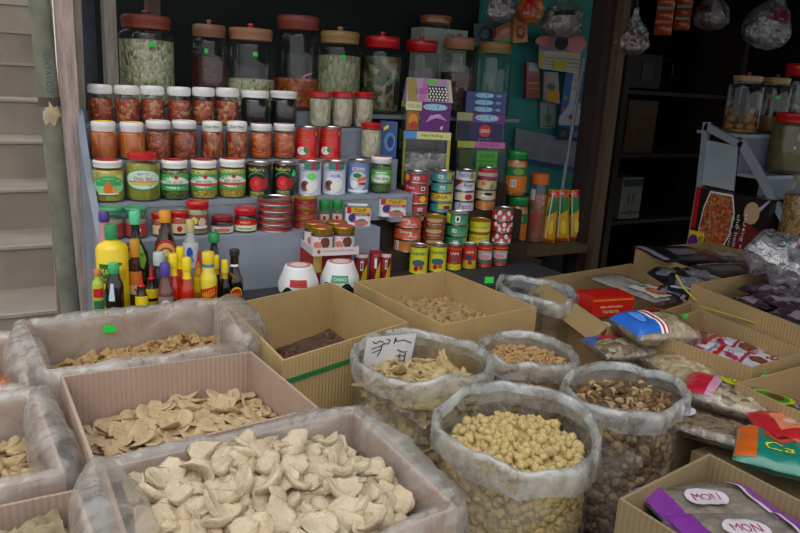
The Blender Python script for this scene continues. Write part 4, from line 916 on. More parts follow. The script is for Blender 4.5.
B('small soy bottle with green cap in front of the large yellow bottle', 106, 123.5, 261, YR1, SOY, P('28a860', .4, coat=.4), 'sauce', cap_h=.15, cap_r=.62, neck_z=.78, neck_r=.5, dec=[('poly', [(-.7, .45), (-.4, .72), (-.1, .72), (0, .45)], P('c8d8e4', .4)), ('txt', 'xi dau', 0, .25, 1.0, .05, P('c8c850', .5))])
B('small flat yellow and green bottle at the left foot of the rack', 93, 104, 268, YR1 + .005, P('a8b838', .4), P('c87840', .4), 'straight', cap_h=.1, cap_r=.6, neck_z=.8, neck_r=.5, dec=[('rect', -.9, .9, .3, .5, P('2c6a3c', .5)), ('rect', -.9, .9, .55, .7, RED)])
B('bottle with an orange cap and a round red and gold label', 155, 177, 208.5, YR3, P('2c1408', .15, coat=.9), P('e09018', .4, coat=.4), 'sauce', cap_h=.12, cap_r=.52, neck_z=.74, neck_r=.4, dec=[('ell', 0, .52, 1.15, .20, P('b82c20', .5)), ('ell', 0, .52, 1.0, .165, P('d8a860', .5)), ('ell', 0, .51, .75, .13, P('b83a28', .5)), ('ell', 0, .52, .48, .10, P('d8c878', .5)), ('ell', 0, .50, .25, .05, P('8a9a40', .5))])
B('bottle with a ribbed pale grey cap behind the purple capped bottle', 153.5, 165.5, 251, YR2 - .01, P('28303a', .3, coat=.5), P('b8c0c4', .5), 'straight', cap_h=.2, cap_r=.95, neck_z=.74, neck_r=.8)
B('short brown bottle with purple cap and round white label', 157.5, 174, 261, YR1, P('6a4038', .2, coat=.8), P('4c3890', .4, coat=.4), 'sauce', cap_h=.22, cap_r=.62, neck_z=.64, neck_r=.54, dec=[('rect', -1, 1, .1, .46, P('8a8078', .5)), ('ell', 0, .28, .65, .13, P('e0d8d0', .5)), ('ell', 0, .28, .42, .08, P('b87860', .5))])
cl = 'chilli sauce bottle with yellow wrapped neck, '
kw = dict(shape='sauce', cap_h=.20, cap_r=.60, neck_z=.62, neck_r=.5, neck_mat=YEL, group='yellow necked chilli sauce bottles')
B(cl + 'left front of the trio', 166.5, 181, 252, YR1 + .02, CHIL, YEL, **kw)
B(cl + 'back one of the trio', 174, 187.5, 245.5, YR2, CHIL, YEL, **kw)
B(cl + 'right front of the trio', 179.5, 194.5, 256, YR1, CHIL, YEL, **kw)
for i, (l, r, tp, Y) in enumerate([(135.6, 147.8, 272, YR1), (145.5, 158, 264.5, YR1 + .045)]):
    B(('front' if i == 0 else 'back') + ' of two small yellow glue-shaped sauce bottles with pointed red caps', l, r, tp, Y, P('28180c', .2, coat=.8), RED, 'straight', cap_h=.34, cap_r=.62, neck_z=.6, neck_r=.7, nozzle=True, group='small bottles with red nozzles', dec=[('rect', -1.5, 1.5, .40, .58, YEL), ('rect', -1.5, 1.5, .12, .34, P('d8c030', .4)), ('rect', -.7, .7, .18, .24, P('7a5010', .5))])
B('clear bottle with pale yellow cap and white and blue label', 182.5, 199, 218, YR3, P('9aa4a4', .15, coat=.8), P('c8b878', .4), 'sauce', cap_h=.14, cap_r=.50, neck_z=.78, neck_r=.42, dec=[('rect', -1.1, 1.1, .44, .74, P('c8d0dc', .5)), ('ell', -.1, .62, .35, .07, BLUE), ('poly', [(-.3, .5), (.1, .6), (.4, .52)], P('6a8ab8', .5))])
B('small yellow bottle with a red nozzle beside the bottle with blue collar', 194, 203.5, 249, YR2, P('c88820', .3, coat=.5), RED, 'straight', cap_h=.3, cap_r=.6, neck_z=.64, neck_r=.6, nozzle=True, dec=[('rect', -1.3, 1.3, .3, .56, YEL)])
B('yellow seasoning bottle with blue collar and red band', 200, 217, 250, YR1 + .01, P('e8d040', .3, coat=.4), P('e8c418', .4, coat=.3), 'sauce', cap_h=.18, cap_r=.72, neck_z=.72, neck_r=.6, neck_mat=P('3c80c8', .4), dec=[('poly', [(-1.1, .22), (1.1, .32), (1.1, .50), (-1.1, .44)], P('c82018', .4)), ('txt', 'MAGGI', 0, .38, 1.5, .10, YEL, .04), ('rect', -1.1, 1.1, .02, .12, P('d8a018', .4))])
B('dark bottle with a glossy green ball cap standing behind the yellow capped ones', 208, 220.5, 232, YR3, P('1a1c20', .12, coat=.9), P('1a8a48', .35, coat=.5), 'sauce', cap_h=.13, cap_r=.85, neck_z=.72, neck_r=.5, dec=[('rect', -.6, .1, .5, .66, P('b8c4d0', .4))])
B('slim dark bottle with a yellow cap, left of the yellow capped pair', 211.5, 221, 254.5, YR2, FISH, YEL, 'sauce', cap_h=.24, cap_r=.72, neck_z=.6, neck_r=.6, group='slim yellow capped bottles', neck_mat=P('c8a020', .4))
B('slim dark bottle with a yellow cap, right and lower of the yellow capped pair', 219.5, 230, 259, YR1 + .03, SOY, YEL, 'sauce', cap_h=.24, cap_r=.66, neck_z=.6, neck_r=.55, group='slim yellow capped bottles', neck_mat=P('c8a020', .4), dec=[('rect', -.2, .8, .08, .2, WHITEP)])
B('black sauce bottle with dark cap and a round red and yellow label', 226, 243, 247.5, YR2 - .02, SOY, P('2c3028', .4), 'sauce', cap_h=.10, cap_r=.60, neck_z=.60, neck_r=.5, dec=[('ell', .25, .26, .75, .13, YEL), ('ell', .25, .26, .62, .105, P('b82418', .4)), ('txt', 'MAGGI', .25, .26, .85, .06, YEL), ('poly', [(-.6, .62), (.2, .52), (.3, .55), (-.5, .66)], GOLD), ('rect', -.4, .4, .74, .78, WHITEP)])

# ---- tray of four gold lidded jars on a red carton, squat pots, yellow packets
X, R, H = place(309, 352, 262, 1.775, S0Z)
red = thing('red_carton', (X, 1.815, S0Z), 'low red carton carrying the tray of gold lidded jars', 'box', None, .0)
TH = aty(330, 256, 1.73).z - S0Z
MB().box(-.062, .062, -.045, .055, 0, TH, P('a02420', .5)).build('carton_body', red, smooth=False)
m = MB(); decals(m, [('rect', -.9, -.5, .5, .95, P('d8c060', .5)), ('rect', .5, .9, .4, .8, P('d8d0c8', .5))], lambda u, v, k: (u * .062, -.0456 - .0004 * k, v * TH)); m.build('printing', red)
tz = S0Z + TH + .001
rz_ = -.12
tr = thing('cardboard_tray', (X, 1.79, tz), 'white printed cardboard tray under the four gold lidded jars', 'tray', None, rz_)
TW, TD = .066, .062; tw = P('cfc8c6', .6)
MB().box(-TW, TW, -TD, TD, 0, .002, tw).build('tray_base', tr, smooth=False)
for a, b in (((-TW, TW, -TD, -TD + .002), 1), ((-TW, TW, TD - .002, TD), 0), ((-TW, -TW + .002, -TD + .002, TD - .002), 0), ((TW - .002, TW, -TD + .002, TD - .002), 0)):
    s_ = MB().box(*a, .002, .022, tw).build('tray_wall', tr, smooth=False)
    if b:
        m = MB(); decals(m, [('txt', '(TRUNG NGUYEN)', .1, .5, 1.3, .3, P('b03a3a', .5)), ('ell', -.75, .5, .07, .3, P('b03a3a', .5))], lambda u, v, k: (u * TW, -TD - .0006 - .0003 * k, .002 + v * .02)); m.build('printing', tr)
c_, s__ = math.cos(rz_), math.sin(rz_)
for i, (ox, oy, w_) in enumerate([(-.032, -.03, 'front left'), (.032, -.03, 'front right'), (-.032, .032, 'back left'), (.032, .032, 'back right')]):
    px_, py_ = X + ox * c_ - oy * s__, 1.79 + ox * s__ + oy * c_
    jar('spread_jar', 'pate jar with gold lid on the white tray, ' + w_ + ' of four', px_, py_, tz + .0025, .0305, .073, 'gold lidded jars on the tray', lid=GOLD, top=P('a84438', .4), lid_h=.24, lid_r=1.0, neck=.94, shoulder=.70, fill=P('503028', .5), level=.74, dec=[('rect', -1.4, 1.4, .1, .66, P('e0d4d0', .5)), ('ell', .35, .45, .45, .2, P('6a3a30', .5)), ('ell', -.35, .35, .4, .14, P('c87a6a', .5)), ('rect', .1, .6, .18, .3, P('3c4c80', .5)), ('txt', 'PATE', .2, .6, .8, .08, P('8a2020', .5))])
WMEL = P('12301c', .25, coat=.7)
for i, (l, r, tp, Y, w_) in enumerate([(279, 318, 260.5, 1.705, 'left'), (321, 359, 257, 1.71, 'right')]):
    X, R, H = place(l, r, tp, Y, S0Z)
    o = thing('preserve_pot', (X, Y, S0Z), 'squat dark green pot under a white paper cover with ' + ('red' if i == 0 else 'green') + ' print, ' + w_ + ' of two', 'jar', 'squat paper covered pots', facing(X, Y))
    MB().lathe([(0, .001, WMEL), (R * .7, .001, WMEL), (R * .95, H * .2, WMEL), (R, H * .42, WMEL), (R * .93, H * .66, WMEL), (R * .74, H * .86, WMEL), (R * .7, H * .97, WMEL), (0, H * .97, WMEL)], 32).build('pot_body', o)
    pw = P('dedede', .35, coat=.3)
    def cov(u, v, R=R, H=H):
        a = u * 2 * PI; fr = .10 * math.cos(a * 6 + i)
        zz_ = [1.0, 1.0, .99, .94, .82, .62, .42 + fr][v]; rr_ = [.0, .6, .70, .735, .82, .975, 1.03][v]
        return (R * rr_ * math.cos(a), R * rr_ * math.sin(a), H * zz_)
    MB().grid(lambda u, v: cov(u, int(round(v * 6))), 60, 6, pw, wrap=True).build('paper_cover', o, sharp=60)
    MB().lathe([(R * .60, H * 1.004, DRED if i == 0 else PURP), (R * .45, H * 1.008, P('c87070', .5)), (0, H * 1.008, P('e0c8c8', .5))], 24).build('top_seal', o)
    cc = P('c03028', .4) if i == 0 else P('3a9468', .4)
    its = [('rect', -.45, .45, .3, .75, cc), ('txt', 'CHAO', 0, .52, .7, .22, P('40181a', .4) if i == 0 else LW), ('txt', 'DAU HU', 0, .12, .7, .16, LT)]
    m = MB(); decals(m, its, lambda u, v, k: (math.sin(u) * R * (1.10 - .22 * v + .004 * k), -math.cos(u) * R * (1.10 - .22 * v + .004 * k), H * (.40 + .42 * v)), du=.1, dv=.2); m.build('printing', o)
for i, (l, r, tp) in enumerate([(354, 368, 252), (369, 381, 249), (380, 391, 252)]):
    X, R, H = place(l, r, tp, 1.79, S0Z)
    o = thing('noodle_packet', (X, 1.79, S0Z), ['left', 'middle', 'right'][i] + ' of three red and yellow packets under the tins', 'packet', 'red and yellow packets', facing(X, 1.79))
    def S(u, v, k, R=R, H=H): return (u * R, -(.016 * (1 - abs(u) ** 2.5) ** .6 * (1 - (2 * v - 1) ** 6) ** .5) - .0006 * k, v * H)
    m = MB(); bm_ = P('8c1c20', .3, coat=.6); m.grid(lambda a, b: S(a * 2 - 1, b, 0), 12, 12, bm_); m.grid(lambda a, b: (lambda p: (p[0], -p[1], p[2]))(S(1 - a * 2, b, 0)), 12, 12, bm_); m.build('wrapper', o)
    m = MB(); decals(m, [('poly', [(-.2, .02), (.85, .05), (.9, .7), (.3, .45)], P('d8b020', .4)), ('rect', -.75, -.2, .4, .85, P('b03030', .4)), ('rect', -.1, .3, .5, .8, WHITEP), ('rect', -.0, .2, .55, .75, BLACK), ('rect', -.9, .9, .9, .99, P('b8a8a0', .4))][:5 if i != 1 else 3], lambda u, v, k: S(u, v, 1 + k), du=.2, dv=.2); m.build('printing', o)

# ================================================================== CARTONS, SACKS AND WHAT THEY HOLD
def rim(*px, z=.98): return [tuple(atz(x, y, z)[:2]) for x, y in px]
KR1 = cardboard('b09684', 'pinkish_cardboard'); KR2 = cardboard('b89a68', 'tan_cardboard'); KR3 = cardboard('a3875c', 'dull_cardboard'); KR4 = cardboard('8a7656', 'olive_cardboard')
TZ = .716
def blob(seed, sx, sy, sz, bend=0, cup=0, amp=.12, freq=1.6, sub=3, sq=1.0, twist=0, mat=None):
    bm = bmesh.new(); bmesh.ops.create_icosphere(bm, subdivisions=sub, radius=1)
    for v in bm.verts:
        p = v.co.copy(); n1 = noise.noise(p * freq + Vector((seed * 3.7, seed, 1))); n2 = noise.noise(p * freq * 2.7 + Vector((seed, 5, seed * 2.2)))
        r = 1 + amp * 2 * n1 + amp * n2
        x, y, z = p.x * r, p.y * r, p.z * (1 + amp * n2)
        if sq < 1: x = math.copysign(abs(x) ** sq, x); y = math.copysign(abs(y) ** sq, y)
        z = z * sz + bend * x * x * sx + cup * (x * x + y * y) * sx + amp * .35 * sx * noise.noise(Vector((x * 2.2, y * 2.2, seed * 9)))
        X_, Y_ = x * sx, y * sy
        if twist: z += twist * x * y * sx
        v.co = (X_, Y_, z)
    me = bpy.data.meshes.new('piece'); bm.to_mesh(me); bm.free()
    me.polygons.foreach_set('use_smooth', [True] * len(me.polygons)); me.materials.append(mat)
    return me
def heap(name, label, group, meshes, inside, surf, count, rad, th, seed, tilt=35, cat='dried food', tries=14, smin=.8, smax=1.15, flatjit=.2, region=None):
    """drop pieces one after another onto the lowest spots so that they pile up and overlap"""
    rng = random.Random(seed); G = .005; hm = {}
    for k in range(count):
        best = None
        for _ in range(tries):
            x, y = inside(rng)
            cx_, cy_ = int(x / G), int(y / G)
            cur = hm.get((cx_, cy_), surf(x, y) - th * 1.2)
            d = cur - surf(x, y)
            if best is None or d < best[0]: best = (d, x, y, cur)
        d, x, y, cur = best
        s = rng.uniform(smin, smax); R_ = rad * s; n_ = max(1, int(R_ * .6 / G)); tot = 0; cnt_ = 0; mx_ = -9
        cx_, cy_ = int(x / G), int(y / G)
        for i in range(-n_, n_ + 1, max(1, n_ // 2)):
            for j in range(-n_, n_ + 1, max(1, n_ // 2)):
                h = hm.get((cx_ + i, cy_ + j), surf(x + i * G, y + j * G) - th * 1.2); tot += h; cnt_ += 1; mx_ = max(mx_, h)
        z = .55 * tot / cnt_ + .45 * mx_ + th * .45 * s
        n2 = max(1, int(R_ * .75 / G))
        for i in range(-n2, n2 + 1):
            for j in range(-n2, n2 + 1):
                if i * i + j * j <= n2 * n2:
                    hm[(cx_ + i, cy_ + j)] = max(hm.get((cx_ + i, cy_ + j), -9), z + th * .35 * s)
        o = bpy.data.objects.new(name, rng.choice(meshes)); COL.objects.link(o)
        o.location = (x, y, z); o.scale = (s, s, s)
        t_ = math.radians(tilt)
        o.rotation_euler = (rng.gauss(0, t_ * .55) + (PI if rng.random() < .4 else 0), rng.gauss(0, t_ * .55), rng.uniform(0, 2 * PI))
        tag(o, label, cat, group)
def inquad(q, d=.0):
    I = inset([Vector(p) for p in q], d)
    return lambda rng: (lambda u, v: tuple(I[0].lerp(I[1], u).lerp(I[3].lerp(I[2], u), v)))(rng.random(), rng.random())
def core(label, q, d, zb, surf, mat, lump, amp=.006, name='bulk_goods', n=60):
    """the mass of goods under the loose pieces on top"""
    I = inset([Vector(p) for p in q], d); c = sum(I, Vector((0, 0))) / 4
    def T(u, v):
        p = I[0].lerp(I[1], u).lerp(I[3].lerp(I[2], u), v)
        return (p.x - c.x, p.y - c.y, surf(p.x, p.y) + amp * (.5 - noise.voronoi(Vector((p.x, p.y, 0)) / lump)[0][0]) * 1.6 - zb)
    m = MB().grid(T, n, n, mat)
    for a, b in ((0, 1), (1, 2), (2, 3), (3, 0)):
        A, B_ = I[a] - c, I[b] - c
        m.grid(lambda u, v: ((A.lerp(B_, u)).x, (A.lerp(B_, u)).y, v * (surf(*(A.lerp(B_, u) + c)) - zb)), 12, 2, mat)
    o = m.build(name, loc=(c.x, c.y, zb), sharp=180); tag(o, label, 'dried food', kind='stuff')
def dome(q, z0, h, slope=(0, 0)):
    c = sum((Vector(p) for p in q), Vector((0, 0))) / 4; w_ = (Vector(q[0]) - Vector(q[2])).length / 2
    return lambda x, y: z0 + h * max(-.4, 1 - ((x - c.x) ** 2 + (y - c.y) ** 2) / (w_ * w_ * .55)) + slope[0] * (x - c.x) + slope[1] * (y - c.y) + .008 * noise.noise(Vector((x * 14, y * 14, 3)))
def sticker(name_lab, P0, n, s=.012, mat=NEON, rz=0):
    n = Vector(n).normalized(); a = n.cross(Vector((0, 0, 1)));
    if a.length < .1: a = Vector((1, 0, 0))
    a.normalize(); b = a.cross(n) * -1
    o = thing('price_sticker', P0, name_lab, 'sticker', 'green price stickers')
    m = MB(); vs = []
    for k in (0, .0006):
        for u, v in ((-1, -.6), (1, -.7), (1.05, .6), (-1, .65)): vs.append(a * u * s + b * v * s + n * (.0008 + k))
    m.add(vs, [(0, 1, 2, 3), (4, 7, 6, 5), (0, 4, 5, 1), (1, 5, 6, 2), (2, 6, 7, 3), (3, 7, 4, 0)], mat); m.build('sticker_paper', o, smooth=False)

TOFU = P('c9b699', .85, var=.14, vs=60, bump=.8, bs=220); CHIP = P('bba17c', .8, var=.14, vs=50, bump=.4, bs=200)
CURL = P('b08c5c', .7, var=.22, vs=60, bump=.5, bs=150); LUMP = P('a98a60', .8, var=.18, vs=60, bump=.5, bs=160)
DARKP = P('5a4030', .75, var=.3, vs=60, bump=.5, bs=150); GING = P('b7a070', .75, var=.16, vs=60, bump=.4, bs=160)
PUFF = P('c0a870', .8, var=.16, vs=90, bump=.7, bs=300); STICK = P('b08a5c', .75, var=.16, vs=80, bump=.4, bs=200)
MUSH = [P('7a5c3a', .7, var=.35, vs=70, bump=.5, bs=200), P('a58a62', .7, var=.3, vs=70, bump=.5, bs=200), P('57402a', .7, var=.35, vs=70, bump=.5, bs=200)]

# 1  lined carton at the back left
q1 = [(.062, 1.575), (.478, 1.585), (.440, 1.300), (.078, 1.285)]
carton('plastic lined cardboard box of curled orange crisps, back left in front of the bottles', q1, TZ, .975, KR1)
liner('milky plastic liner over the rim of the back left box', q1, .978, .80, .12, (.0, .045, .004, .012), 1, pin=(0, .03, 0, .008))
s1 = dome(q1, .898, .012, (.05, .02))
core('crisps filling the back left lined box', q1, .022, .74, s1, CURL, .02)
cm = [blob(i, .019, .011, .0035, bend=.25, cup=.1, amp=.22, freq=1.8, mat=CURL, twist=.5) for i in range(6)]
heap('curled_crisp', 'small crinkled orange-tan crisp in the back left lined box', 'crinkled crisps in the back left box', cm, inquad(q1, .035), s1, 190, .017, .008, 11, 45)
P0 = aty(109.5, 329, 1.562); sticker('small green price sticker inside the back left box', P0, (0, -1, 0), .0125)
# 2  open carton of flat chips
q2 = [(.097, 1.262), (.431, 1.252), (.450, .975), (.104, .945)]
carton('open pinkish cardboard box of flat beige chips, second row left', q2, TZ, .98, KR1, flaps=())
s2 = dome(q2, .885, .03, (.06, .03))
core('chips filling the open pinkish box', q2, .008, .73, s2, CHIP, .03)
cm = [blob(i + 20, .0195, .0145, .0034, bend=.28, amp=.10, freq=1.2, sq=.75, mat=CHIP, twist=.15) for i in range(7)]
heap('flat_chip', 'flat beige chip in the open pinkish cardboard box', 'flat chips in the open pinkish box', cm, inquad(q2, .022), s2, 290, .020, .0075, 12, 34)
# 3  big lined carton in front
q3 = [(.112, .918), (.492, .934), (.490, .640), (.110, .600)]
carton('plastic lined cardboard box piled with big pale puffs, nearest box', q3, TZ, .985, KR1)
liner('milky plastic liner over the rim of the nearest box of puffs', q3, .988, .80, .15, (.0, .012, .0, .03), 2, pin=(.004, .006, 0, .035))
s3 = dome(q3, .938, .055, (-.05, .06))
core('puffs filling the nearest lined box', q3, .022, .73, s3, TOFU, .04, .01)
cm = [blob(i + 40, .0215, .0185, .0062, bend=.22 * (1 + i % 2), cup=.22 * (i % 3), amp=.13, freq=1.3, mat=TOFU, twist=.2) for i in range(8)] + [blob(i + 60, .0165, .0150, .0105, cup=.3, amp=.14, freq=1.5, mat=TOFU) for i in range(5)]
heap('tofu_puff', 'large pale curled puff in the nearest plastic lined box', 'large pale puffs in the nearest box', cm, inquad(q3, .034), s3, 290, .0195, .0125, 13, 50, smin=.75, smax=1.2)
# 4-6 boxes cut by the left edge
q4 = [(-.33, 1.56), (.042, 1.545), (.050, 1.275), (-.33, 1.27)]
carton('plastic lined cardboard box at the left edge, back one of three', q4, TZ, .965, KR1)
liner('milky plastic liner on the back box at the left edge', q4, .968, .80, .13, (.0, .006, .0, .0), 3, pin=(0, .02, 0, 0))
s4 = dome(q4, .90, .02)
core('orange crisps filling the back box at the left edge', q4, .022, .74, s4, P('b8683c', .7, var=.3, vs=60), .02)
cm = [blob(i + 70, .016, .012, .004, bend=.25, cup=.1, amp=.22, freq=1.8, mat=P('c07848', .7, var=.3, vs=60)) for i in range(3)]
heap('orange_crisp', 'reddish orange crisp in the back box at the left edge', 'orange crisps at the left edge', cm, inquad([(-.08, 1.53), (.042, 1.53), (.05, 1.28), (-.08, 1.28)], .03), s4, 50, .016, .008, 14, 45)
q5 = [(-.33, 1.24), (.058, 1.232), (.072, .958), (-.33, .945)]
carton('plastic lined cardboard box at the left edge, middle one of three', q5, TZ, .965, KR1)
liner('milky plastic liner on the middle box at the left edge', q5, .968, .80, .13, (.0, .012, .0, .0), 4, pin=(0, .022, .006, 0))
s5 = dome(q5, .885, .01)
core('tan slices filling the middle box at the left edge', q5, .022, .74, s5, LUMP, .03)
cm = [blob(i + 80, .022, .016, .007, bend=.3, amp=.2, mat=P('b09870', .7, var=.2, vs=50, bump=.4)) for i in range(4)]
heap('dried_slice', 'thick tan slice in the middle box at the left edge', 'tan slices at the left edge', cm, inquad([(-.06, 1.22), (.058, 1.22), (.072, .965), (-.06, .96)], .03), s5, 60, .021, .011, 15, 40)
q6 = [(-.33, .925), (.083, .918), (.094, .60), (-.33, .60)]
carton('open cardboard box of wrinkled greenish sheets, front left corner', q6, TZ, .962, KR1)
SHEET = P('8f7f60', .6, var=.35, vs=14, bump=.6, bs=60, coat=.15)
s6 = dome(q6, .915, .0)
core('sheets filling the front left corner box', q6, .008, .73, s6, SHEET, .05)
def sheet(seed):
    m = MB()
    def S(u, v, o=0):
        x, y = (u - .5) * 2, (v - .5) * 2; r = 1 + .25 * noise.noise(Vector((x * 1.3, y * 1.3, seed)))
        return (x * .062 * r, y * .05 * r, .022 * noise.noise(Vector((x * 1.6, y * 1.6, seed * 3))) + .008 * noise.noise(Vector((x * 5, y * 5, seed))) + o)
    m.grid(lambda u, v: S(u, v), 36, 36, SHEET); m.grid(lambda u, v: S(1 - u, v, -.0018), 36, 36, SHEET)
    return m.mesh('sheet', sharp=180)
cm = [sheet(i) for i in range(5)]
heap('tofu_sheet', 'large wrinkled greenish brown sheet in the front left corner box', 'wrinkled sheets at the front left', cm, inquad([(-.12, .91), (.083, .905), (.094, .62), (-.12, .60)], .06), lambda x, y: .925, 16, .055, .010, 16, 14)
# 7  deep tan carton
q7 = [(.474, 1.545), (.780, 1.640), (.805, 1.290), (.468, 1.185)]
carton('deep tan cardboard box with a green strap, only dark scraps at its bottom', q7, TZ, .98, KR2)
s7 = dome(q7, .835, .02, (.12, .05))
core('dark dried goods at the bottom of the deep tan box', q7, .007, .725, s7, DARKP, .02)
cm = [blob(i + 90, .015, .009, .006, bend=.2, amp=.3, freq=2, mat=DARKP) for i in range(5)]
heap('dark_dried_piece', 'small dark brown dried piece at the bottom of the deep tan box', 'dark pieces in the deep tan box', cm, inquad(q7, .02), s7, 150, .013, .008, 17, 40)
I7 = [Vector(p) for p in q7]; c7 = sum(I7, Vector((0, 0))) / 4
m = MB(); zz_ = .935; out7 = inset(I7, -.0015); out8 = inset(I7, -.0025)
for a in range(4):
    A, B_, A2, B2 = out7[a], out7[(a + 1) % 4], out8[a], out8[(a + 1) % 4]
    m.add([(A.x, A.y, zz_ - .005), (B_.x, B_.y, zz_ - .005), (B_.x, B_.y, zz_ + .005), (A.x, A.y, zz_ + .005), (A2.x, A2.y, zz_ - .005), (B2.x, B2.y, zz_ - .005), (B2.x, B2.y, zz_ + .005), (A2.x, A2.y, zz_ + .005)], [(4, 5, 6, 7), (0, 3, 2, 1), (3, 7, 6, 2), (0, 1, 5, 4)], P('1c7a40', .35, coat=.4))
tag(m.build('packing_strap', smooth=False), 'green plastic packing strap round the deep tan box', 'strap')
# 8  tan carton right of it
q8 = [(.838, 1.625), (1.142, 1.640), (1.165, 1.275), (.868, 1.245)]
carton('tan cardboard box of brownish lumps with a green mark on its left rim', q8, TZ, .98, KR2)
s8 = dome(q8, .905, .008, (-.02, .04))
core('lumps filling the tan box in the middle', q8, .007, .73, s8, LUMP, .025)
cm = [blob(i + 100, .017, .0125, .008, bend=.15, amp=.28, freq=1.8, mat=LUMP) for i in range(6)]
heap('dried_lump', 'knobbly brownish lump in the middle tan cardboard box', 'brownish lumps in the middle tan box', cm, inquad(q8, .02), s8, 230, .015, .010, 18, 40)
gm = atz(368, 291, .982); m = MB()
for i in range(7):
    a = i * .9; m.add([(0, 0, 0), (.004 * math.cos(a), .004 * math.sin(a), 0), (.014 * math.cos(a + .3), .010 * math.sin(a + .3), .001), (0, 0, .0012)], [(0, 1, 2), (0, 2, 3)], P('2c8a3c', .5))
tag(m.build('plastic_tie', loc=tuple(gm)), 'scrap of green plastic string on the rim of the middle tan box', 'string')

# ---- sacks
def sackset(slab, cx, cy, rx, ry, rot, z1, seed, level, mound, fillmat, lump, flab, pname, plab, pgroup, meshes, count, rad, th, tilt_=35, sk=(0, 0), cuff=.035, amp=.006, clab=None, rin=.86, nside=0, inset_=.012):
    o, pt = sack(slab, cx, cy, rx, ry, rot, TZ, z1, seed, sk, cuff)
    H = z1 - TZ; pt2 = lambda a, v, off=0, dz=0: pt(a, v, off, dz)
    sack_fill(flab, cx, cy, pt2, TZ, level, mound, fillmat, lump, seed, amp=amp, pieces=meshes, nside=nside, inset_=inset_)
    def surf(x, y):
        dx_, dy_ = x - cx, y - cy; lx = dx_ * math.cos(rot) + dy_ * math.sin(rot); ly = -dx_ * math.sin(rot) + dy_ * math.cos(rot)
        q = min(1, (lx / rx) ** 2 + (ly / ry) ** 2)
        return TZ + H * level + mound * (1 - q) + (sk[0] * lx + sk[1] * ly) * level ** 3
    def ins(rng):
        a = rng.random() * 2 * PI; r = math.sqrt(rng.random()) * rin; x, y = r * rx * math.cos(a), r * ry * math.sin(a)
        return cx + x * math.cos(rot) - y * math.sin(rot), cy + x * math.sin(rot) + y * math.cos(rot)
    heap(pname, plab, pgroup, meshes, ins, surf, count, rad, th, seed, tilt_)
    return o, pt
GF = P('b09a70', .75, var=.25, vs=40, bump=.5)
cm = [blob(i + 110, .026, .012, .005, bend=.25, amp=.2, freq=1.5, mat=GING, twist=.2) for i in range(6)]
sackset('open clear sack of long dried slices with a handwritten paper note', .722, 1.108, .130, .126, .1, .985, 31, .775, .004, chunks(('8a7a58', 'b4a47c', '6c6048', 'c4b68e'), 32, .7, .9), .034, 'slices showing through the clear sack with the note', 'dried_slice', 'long pale slice in the clear sack with the paper note', 'long slices in the sack with the note', cm, 80, .020, .009, 40, amp=.010, nside=330, inset_=.026)
cm = [blob(i + 120, .0085, .0075, .0065, amp=.30, freq=2.2, sub=2, mat=PUFF) for i in range(8)]
sackset('large open clear sack of yellow popcorn-like granules at the bottom centre', .720, .803, .124, .116, -.35, .978, 32, .80, .028, chunks(('b09858', 'c8b070', '94783c', 'd8c488'), 75, .8, .9), .016, 'yellow granules showing through the large front sack', 'soy_granule', 'knobbly yellow granule on top in the large front sack', 'yellow granules in the large front sack', cm, 300, .0085, .0085, 90, (.0, .14), .04, nside=1500)
cm = [blob(i + 130, .0115, .0040, .0036, bend=.2, amp=.15, sub=2, mat=STICK) for i in range(6)]
sackset('open clear sack of small tan sticks behind the mushroom sack', .985, 1.092, .092, .098, .2, .962, 33, .88, .006, chunks(('a07c50', 'bc9868', '86663c'), 90, .8, .9), .012, 'tan sticks filling the sack behind the mushrooms', 'tan_stick', 'thin tan stick in the sack behind the mushrooms', 'tan sticks', cm, 290, .009, .005, 35, amp=.004, nside=700)
def mushroom(seed):
    cap = MUSH[seed % 3]; m = MB(); n = 14
    pr = [(0, .010), (.005, .0095), (.0085, .006), (.0095, .002), (.007, .0), (.003, -.001), (.0026, -.007), (.0024, -.014), (.0, -.0155)]
    def f(u, v):
        j = int(round(v * 8)); r, z = pr[j]; a = u * 2 * PI; w_ = 1 + .3 * noise.noise(Vector((math.cos(a) * 1.5, math.sin(a) * 1.5, seed + j * .2)))
        return (r * w_ * math.cos(a) + .12 * z * (seed % 3), r * w_ * math.sin(a), z + .003 * noise.noise(Vector((math.cos(a) * 2, math.sin(a) * 2, seed * 2))))
    m.grid(f, n, 8, cap, wrap=True)
    return m.mesh('mushroom', sharp=180)
cm = [mushroom(i) for i in range(6)]
sackset('open clear sack of brown dried mushrooms, rightmost sack', 1.000, .838, .122, .096, .12, .978, 34, .84, .012, chunks(('6a5034', 'a08660', '4c3822', '8a6e48', 'c0a880'), 62, .7, .9), .018, 'mushrooms showing through the rightmost sack', 'dried_mushroom', 'small brown dried mushroom in the rightmost sack', 'dried mushrooms', cm, 300, .010, .011, 80, nside=1000, inset_=.016)
cm = [blob(i + 150, .014, .011, .008, amp=.25, mat=P('b09070', .75, var=.2, vs=60)) for i in range(4)]
sackset('half empty clear sack with a green sticker, behind the middle tan box', 1.268, 1.395, .085, .115, .0, .985, 35, .42, .01, chunks(('a08060', 'b89878', '806044'), 50, .8, .9), .02, 'tan lumps low in the half empty sack', 'tan_lump', 'tan lump low in the half empty clear sack', 'tan lumps in the half empty sack', cm, 60, .013, .009, 45, nside=150, inset_=.018)
sticker('green price sticker on the half empty clear sack', aty(489, 280, 1.505), (-.1, -1, .1), .014)
